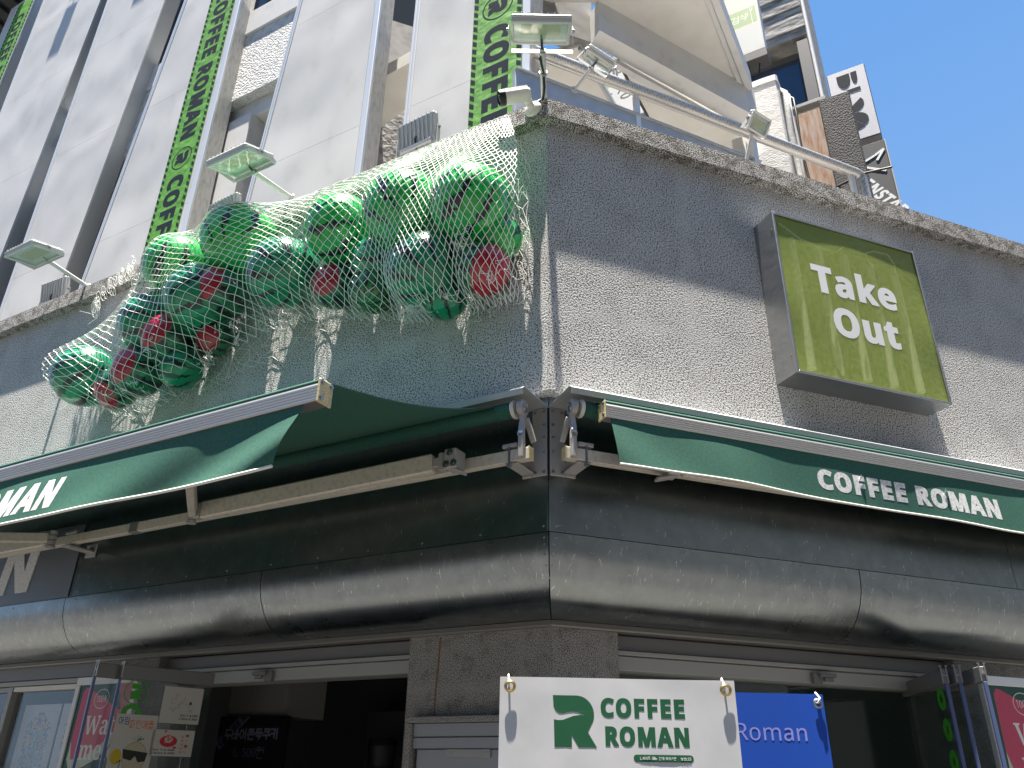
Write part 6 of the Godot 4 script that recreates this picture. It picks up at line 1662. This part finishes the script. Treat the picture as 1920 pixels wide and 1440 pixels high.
# ------------------------------------------------------------------ floodlights
func floodlight(label: String, frame: Transform3D, base: Vector3, tip: Vector3, out: Vector3, face: Vector3, wide: Vector3, W: float, H: float, arm_r := 0.017) -> Node3D:
	# base: foot of the arm; tip: where the stirrup is bolted; out: from the tip to the lamp's pivots; face: where the glass looks
	var o := thing("floodlight", label, "floodlight", on(frame, base), "floodlights on the parapet")
	base = Vector3.ZERO * base; var origin: Vector3 = frame.affine_inverse() * o.transform.origin
	tip -= origin
	face = face.normalized(); wide = (wide - face * wide.dot(face)).normalized()
	var b := Basis(wide, face.cross(wide).normalized(), face)
	var c := tip + out
	var xf := Transform3D(b, c)
	part("arm", mb().tube(PackedVector3Array([Vector3.ZERO, tip]), arm_r, 12), M.lamp_case, o)
	part("arm_foot", mb().lathe([Vector2(0, 0.01), Vector2(0.03, 0.008), Vector2(0.034, 0)], Vector3.ZERO, tip.normalized(), 14), M.lamp_case, o)
	var hw := W / 2 + 0.012
	var st := mb(); var od := out.normalized()
	var up := od.cross(wide).normalized()
	st.bar(tip - wide * hw, tip + wide * hw, 0.036, 0.004, od, 0.001)
	for s: float in [-1.0, 1.0]: st.bar(tip + wide * hw * s - od * 0.002, c + wide * hw * s + od * 0.02, 0.036, 0.004, wide, 0.001)
	part("stirrup", st, M.lamp_case, o)
	var kn := mb()
	for s: float in [-1.0, 1.0]:
		kn.lathe([Vector2(0, 0.012), Vector2(0.008, 0.011), Vector2(0.009, 0.003), Vector2(0.014, 0.002), Vector2(0.014, 0)], c + wide * (hw + 0.002) * s, wide * s, 10)
	kn.lathe([Vector2(0, 0.02), Vector2(0.012, 0.02), Vector2(0.016, 0.004), Vector2(0.022, 0.003), Vector2(0.022, 0)], tip, od, 12)
	part("knob", kn, M.bolt, o)
	var hs := mb()
	hs.box(Vector3(-W / 2, -H / 2, -0.03), Vector3(W / 2, H / 2, -0.004), 0.008)
	for q: Array in [[-W / 2, -H / 2, W / 2, -H / 2 + 0.018], [-W / 2, H / 2 - 0.018, W / 2, H / 2], [-W / 2, -H / 2 + 0.018, -W / 2 + 0.018, H / 2 - 0.018], [W / 2 - 0.018, -H / 2 + 0.018, W / 2, H / 2 - 0.018]]:
		hs.box(Vector3(q[0], q[1], -0.0041), Vector3(q[2], q[3], 0.022), 0.005)
	var fins := part("housing", hs, M.lamp_case, o, xf)
	var fb := mb(); var k := int(W / 0.036)
	for i in k:
		var x := -W / 2 + 0.022 + (W - 0.044) * i / (k - 1)
		fb.box(Vector3(x - 0.0025, -H / 2 + 0.05, -0.046), Vector3(x + 0.0025, H / 2 - 0.012, -0.0301), 0.001)
	fb.box(Vector3(-W / 2 + 0.03, -H / 2 + 0.006, -0.052), Vector3(W / 2 - 0.03, -H / 2 + 0.046, -0.0302), 0.008)
	part("cooling_fins", fb, M.lamp_case, fins)
	part("led_plate", mb().box(Vector3(-W * 0.33, -H * 0.22, -0.0038), Vector3(W * 0.33, H * 0.22, -0.001)), M.led, fins)
	part("reflector", mb().box(Vector3(-W / 2 + 0.019, -H / 2 + 0.019, -0.0039), Vector3(W / 2 - 0.019, H / 2 - 0.019, -0.0035)), M.print_white, fins)
	part("glass", mb().box(Vector3(-W / 2 + 0.0185, -H / 2 + 0.0185, 0.014), Vector3(W / 2 - 0.0185, H / 2 - 0.0185, 0.017)), M.lamp_glass, fins)
	var cbl := PackedVector3Array([tip + od * 0.01, tip + od * 0.04 - face * 0.01, c - face * 0.035 - od * 0.05, c - face * 0.03 - od * 0.02])
	part("cable", mb().tube(cbl, 0.007, 8), M.black, o)
	return o

func floodlights() -> void:
	var inv := FL.basis.inverse()
	var wx := inv * Vector3.RIGHT
	# on the corner pole
	var c := floodlight("floodlight on an arm at the building corner, above the security camera", FL, Vector3(0.0, 5.375, 0.03), Vector3(0.15, 5.425, 0.35), Vector3(0.055, 0.012, 0.125), inv * Vector3(0, -0.93, -0.37), wx, 0.34, 0.25, 0.019)
	var cb := mb()
	cb.tube(PackedVector3Array([Vector3(0.13, 0.03, 0.31), Vector3(0.1, 0.022, 0.21), Vector3(0.06, 0.0, 0.12), Vector3(0.015, -0.005, 0.045), Vector3(-0.02, 0.012, 0.0), Vector3(-0.1, 0.012, -0.06)]), 0.009, 8)
	part("lead", cb, M.black, c)
	part("pole_clip", mb().lathe([Vector2(0.02, -0.008), Vector2(0.025, -0.008), Vector2(0.025, 0.008), Vector2(0.02, 0.008)], Vector3(0.09, 0.03, 0.192), Vector3(0.15, 0.05, 0.32), 14), M.bolt, c)
	# the two that reach out from the left coping
	var s := floodlight("scratched floodlight on a slanting arm over the netting, glass facing down", FL, Vector3(-2.1, 5.44, 0.05), Vector3(-2.12, 5.425, 0.395), Vector3(0, -0.005, 0.13), Vector3(0.0, -0.93, -0.36), Vector3.RIGHT, 0.38, 0.27)
	floodlight("floodlight on an arm at the left, above the bare coping", FL, Vector3(-4.45, 5.379, 0.05), Vector3(-4.45, 5.417, 0.415), Vector3(0, -0.01, 0.13), Vector3(0.0, -0.97, -0.22), Vector3.RIGHT, 0.38, 0.27)
	# turned to the facade: their backs show above the coping
	floodlight("floodlight turned to the facade, its ribbed back above the middle of the netting", FL, Vector3(-1.1, 5.385, -0.12), Vector3(-1.1, 5.58, -0.13), Vector3(0, 0.16, 0.0), Vector3(0.05, 0.2, -1), Vector3.LEFT, 0.34, 0.26)
	floodlight("floodlight turned to the facade, its ribbed back just above a bright green ball", FL, Vector3(-3.0, 5.385, -0.1), Vector3(-3.02, 5.57, -0.1), Vector3(0, 0.17, 0.0), Vector3(0.05, 0.2, -1), Vector3.LEFT, 0.34, 0.26)
	floodlight("floodlight turned to the facade, its ribbed back above the bare left coping", FL, Vector3(-5.3, 5.385, -0.12), Vector3(-5.3, 5.5, -0.13), Vector3(0, 0.17, 0.0), Vector3(-0.05, 0.2, -1), Vector3.LEFT, 0.34, 0.26)
	# along the right coping
	floodlight("small floodlight on a thin slanting arm in front of the canopy", FR, Vector3(0.43, 6.165, -0.49), Vector3(0.46, 6.17, -0.26), Vector3(0.02, 0.0, 0.09), Vector3(-0.3, -0.7, -0.5), Vector3(0.75, 0.25, 0.35), 0.22, 0.15, 0.012)
	floodlight("small floodlight on a thin slanting arm before the white column", FR, Vector3(1.69, 5.385, -0.43), Vector3(1.75, 5.95, -0.2), Vector3(0.02, 0.05, 0.06), Vector3(0.2, -0.6, 0.75), Vector3(0.9, -0.3, 0.2), 0.2, 0.14, 0.012)
	# two high ones, whose shadows fall on the panels
	for x: float in [-7.75, -5.98]:
		floodlight("floodlight high up on the facade above the %s panel, outside the picture" % ("second" if x < -7 else "third"), FL, Vector3(x, 12.52, -0.36), Vector3(x, 12.56, -0.25), Vector3(0, 0.0, 0.075), Vector3(0, -1, -0.1), Vector3.RIGHT, 0.26, 0.11)

func security_camera() -> void:
	var o := thing("security_camera", "white bullet security camera with black front, on the coping at the corner", "camera", on(FL, Vector3(-0.055, 5.31, 0.072)))
	part("base", mb().lathe([Vector2(0, 0.03), Vector2(0.03, 0.028), Vector2(0.05, 0.018), Vector2(0.056, 0.006), Vector2(0.056, 0)], Vector3(0, 0, 0.002), Vector3.BACK, 28), M.plastic_white, o)
	part("joint", mb().tube(PackedVector3Array([Vector3(0, 0, 0.02), Vector3(0, 0.005, 0.06)]), 0.024, 16).ball(Vector3(0, 0.01, 0.07), Vector3.ONE * 0.026, Basis(), 20, 12).tube(PackedVector3Array([Vector3(0, 0.012, 0.075), Vector3(0.004, 0.04, 0.1)]), 0.017, 14), M.plastic_white, o)
	var ax := Vector3(-0.78, -0.28, 0.5).normalized()
	var c := Vector3(0.0, 0.035, 0.105)
	part("body", mb().lathe([Vector2(0, -0.03), Vector2(0.035, -0.028), Vector2(0.044, -0.015), Vector2(0.046, 0.0), Vector2(0.047, 0.125), Vector2(0.046, 0.13)], c, ax, 28), M.plastic_white, o)
	var fr := part("front_ring", mb().lathe([Vector2(0.046, 0.1305), Vector2(0.048, 0.132), Vector2(0.048, 0.165), Vector2(0.042, 0.17), Vector2(0.038, 0.158), Vector2(0, 0.157)], c, ax, 28), M.black, o)
	part("lens", mb().lathe([Vector2(0.018, 0.158), Vector2(0.017, 0.164), Vector2(0.012, 0.167), Vector2(0, 0.169)], c, ax, 20), M.dark_glass, fr)
	part("lens_ring", mb().lathe([Vector2(0.019, 0.1575), Vector2(0.022, 0.163), Vector2(0.024, 0.1575)], c, ax, 20), M.bolt, fr)
	part("sun_shield", mb().lathe([Vector2(0.0, -0.001), Vector2(0.0, -0.001)], c, ax, 4).bar(c + Vector3(0, 0.05, 0) - ax * 0.01, c + Vector3(0, 0.05, 0) + ax * 0.15, 0.05, 0.004, Vector3.UP, 0.001), M.plastic_white, o)
	part("lead", mb().tube(PackedVector3Array([Vector3(0.03, 0.03, 0.02), Vector3(0.05, 0.06, 0.0), Vector3(0.03, 0.08, -0.05)]), 0.006, 6), M.black, o)
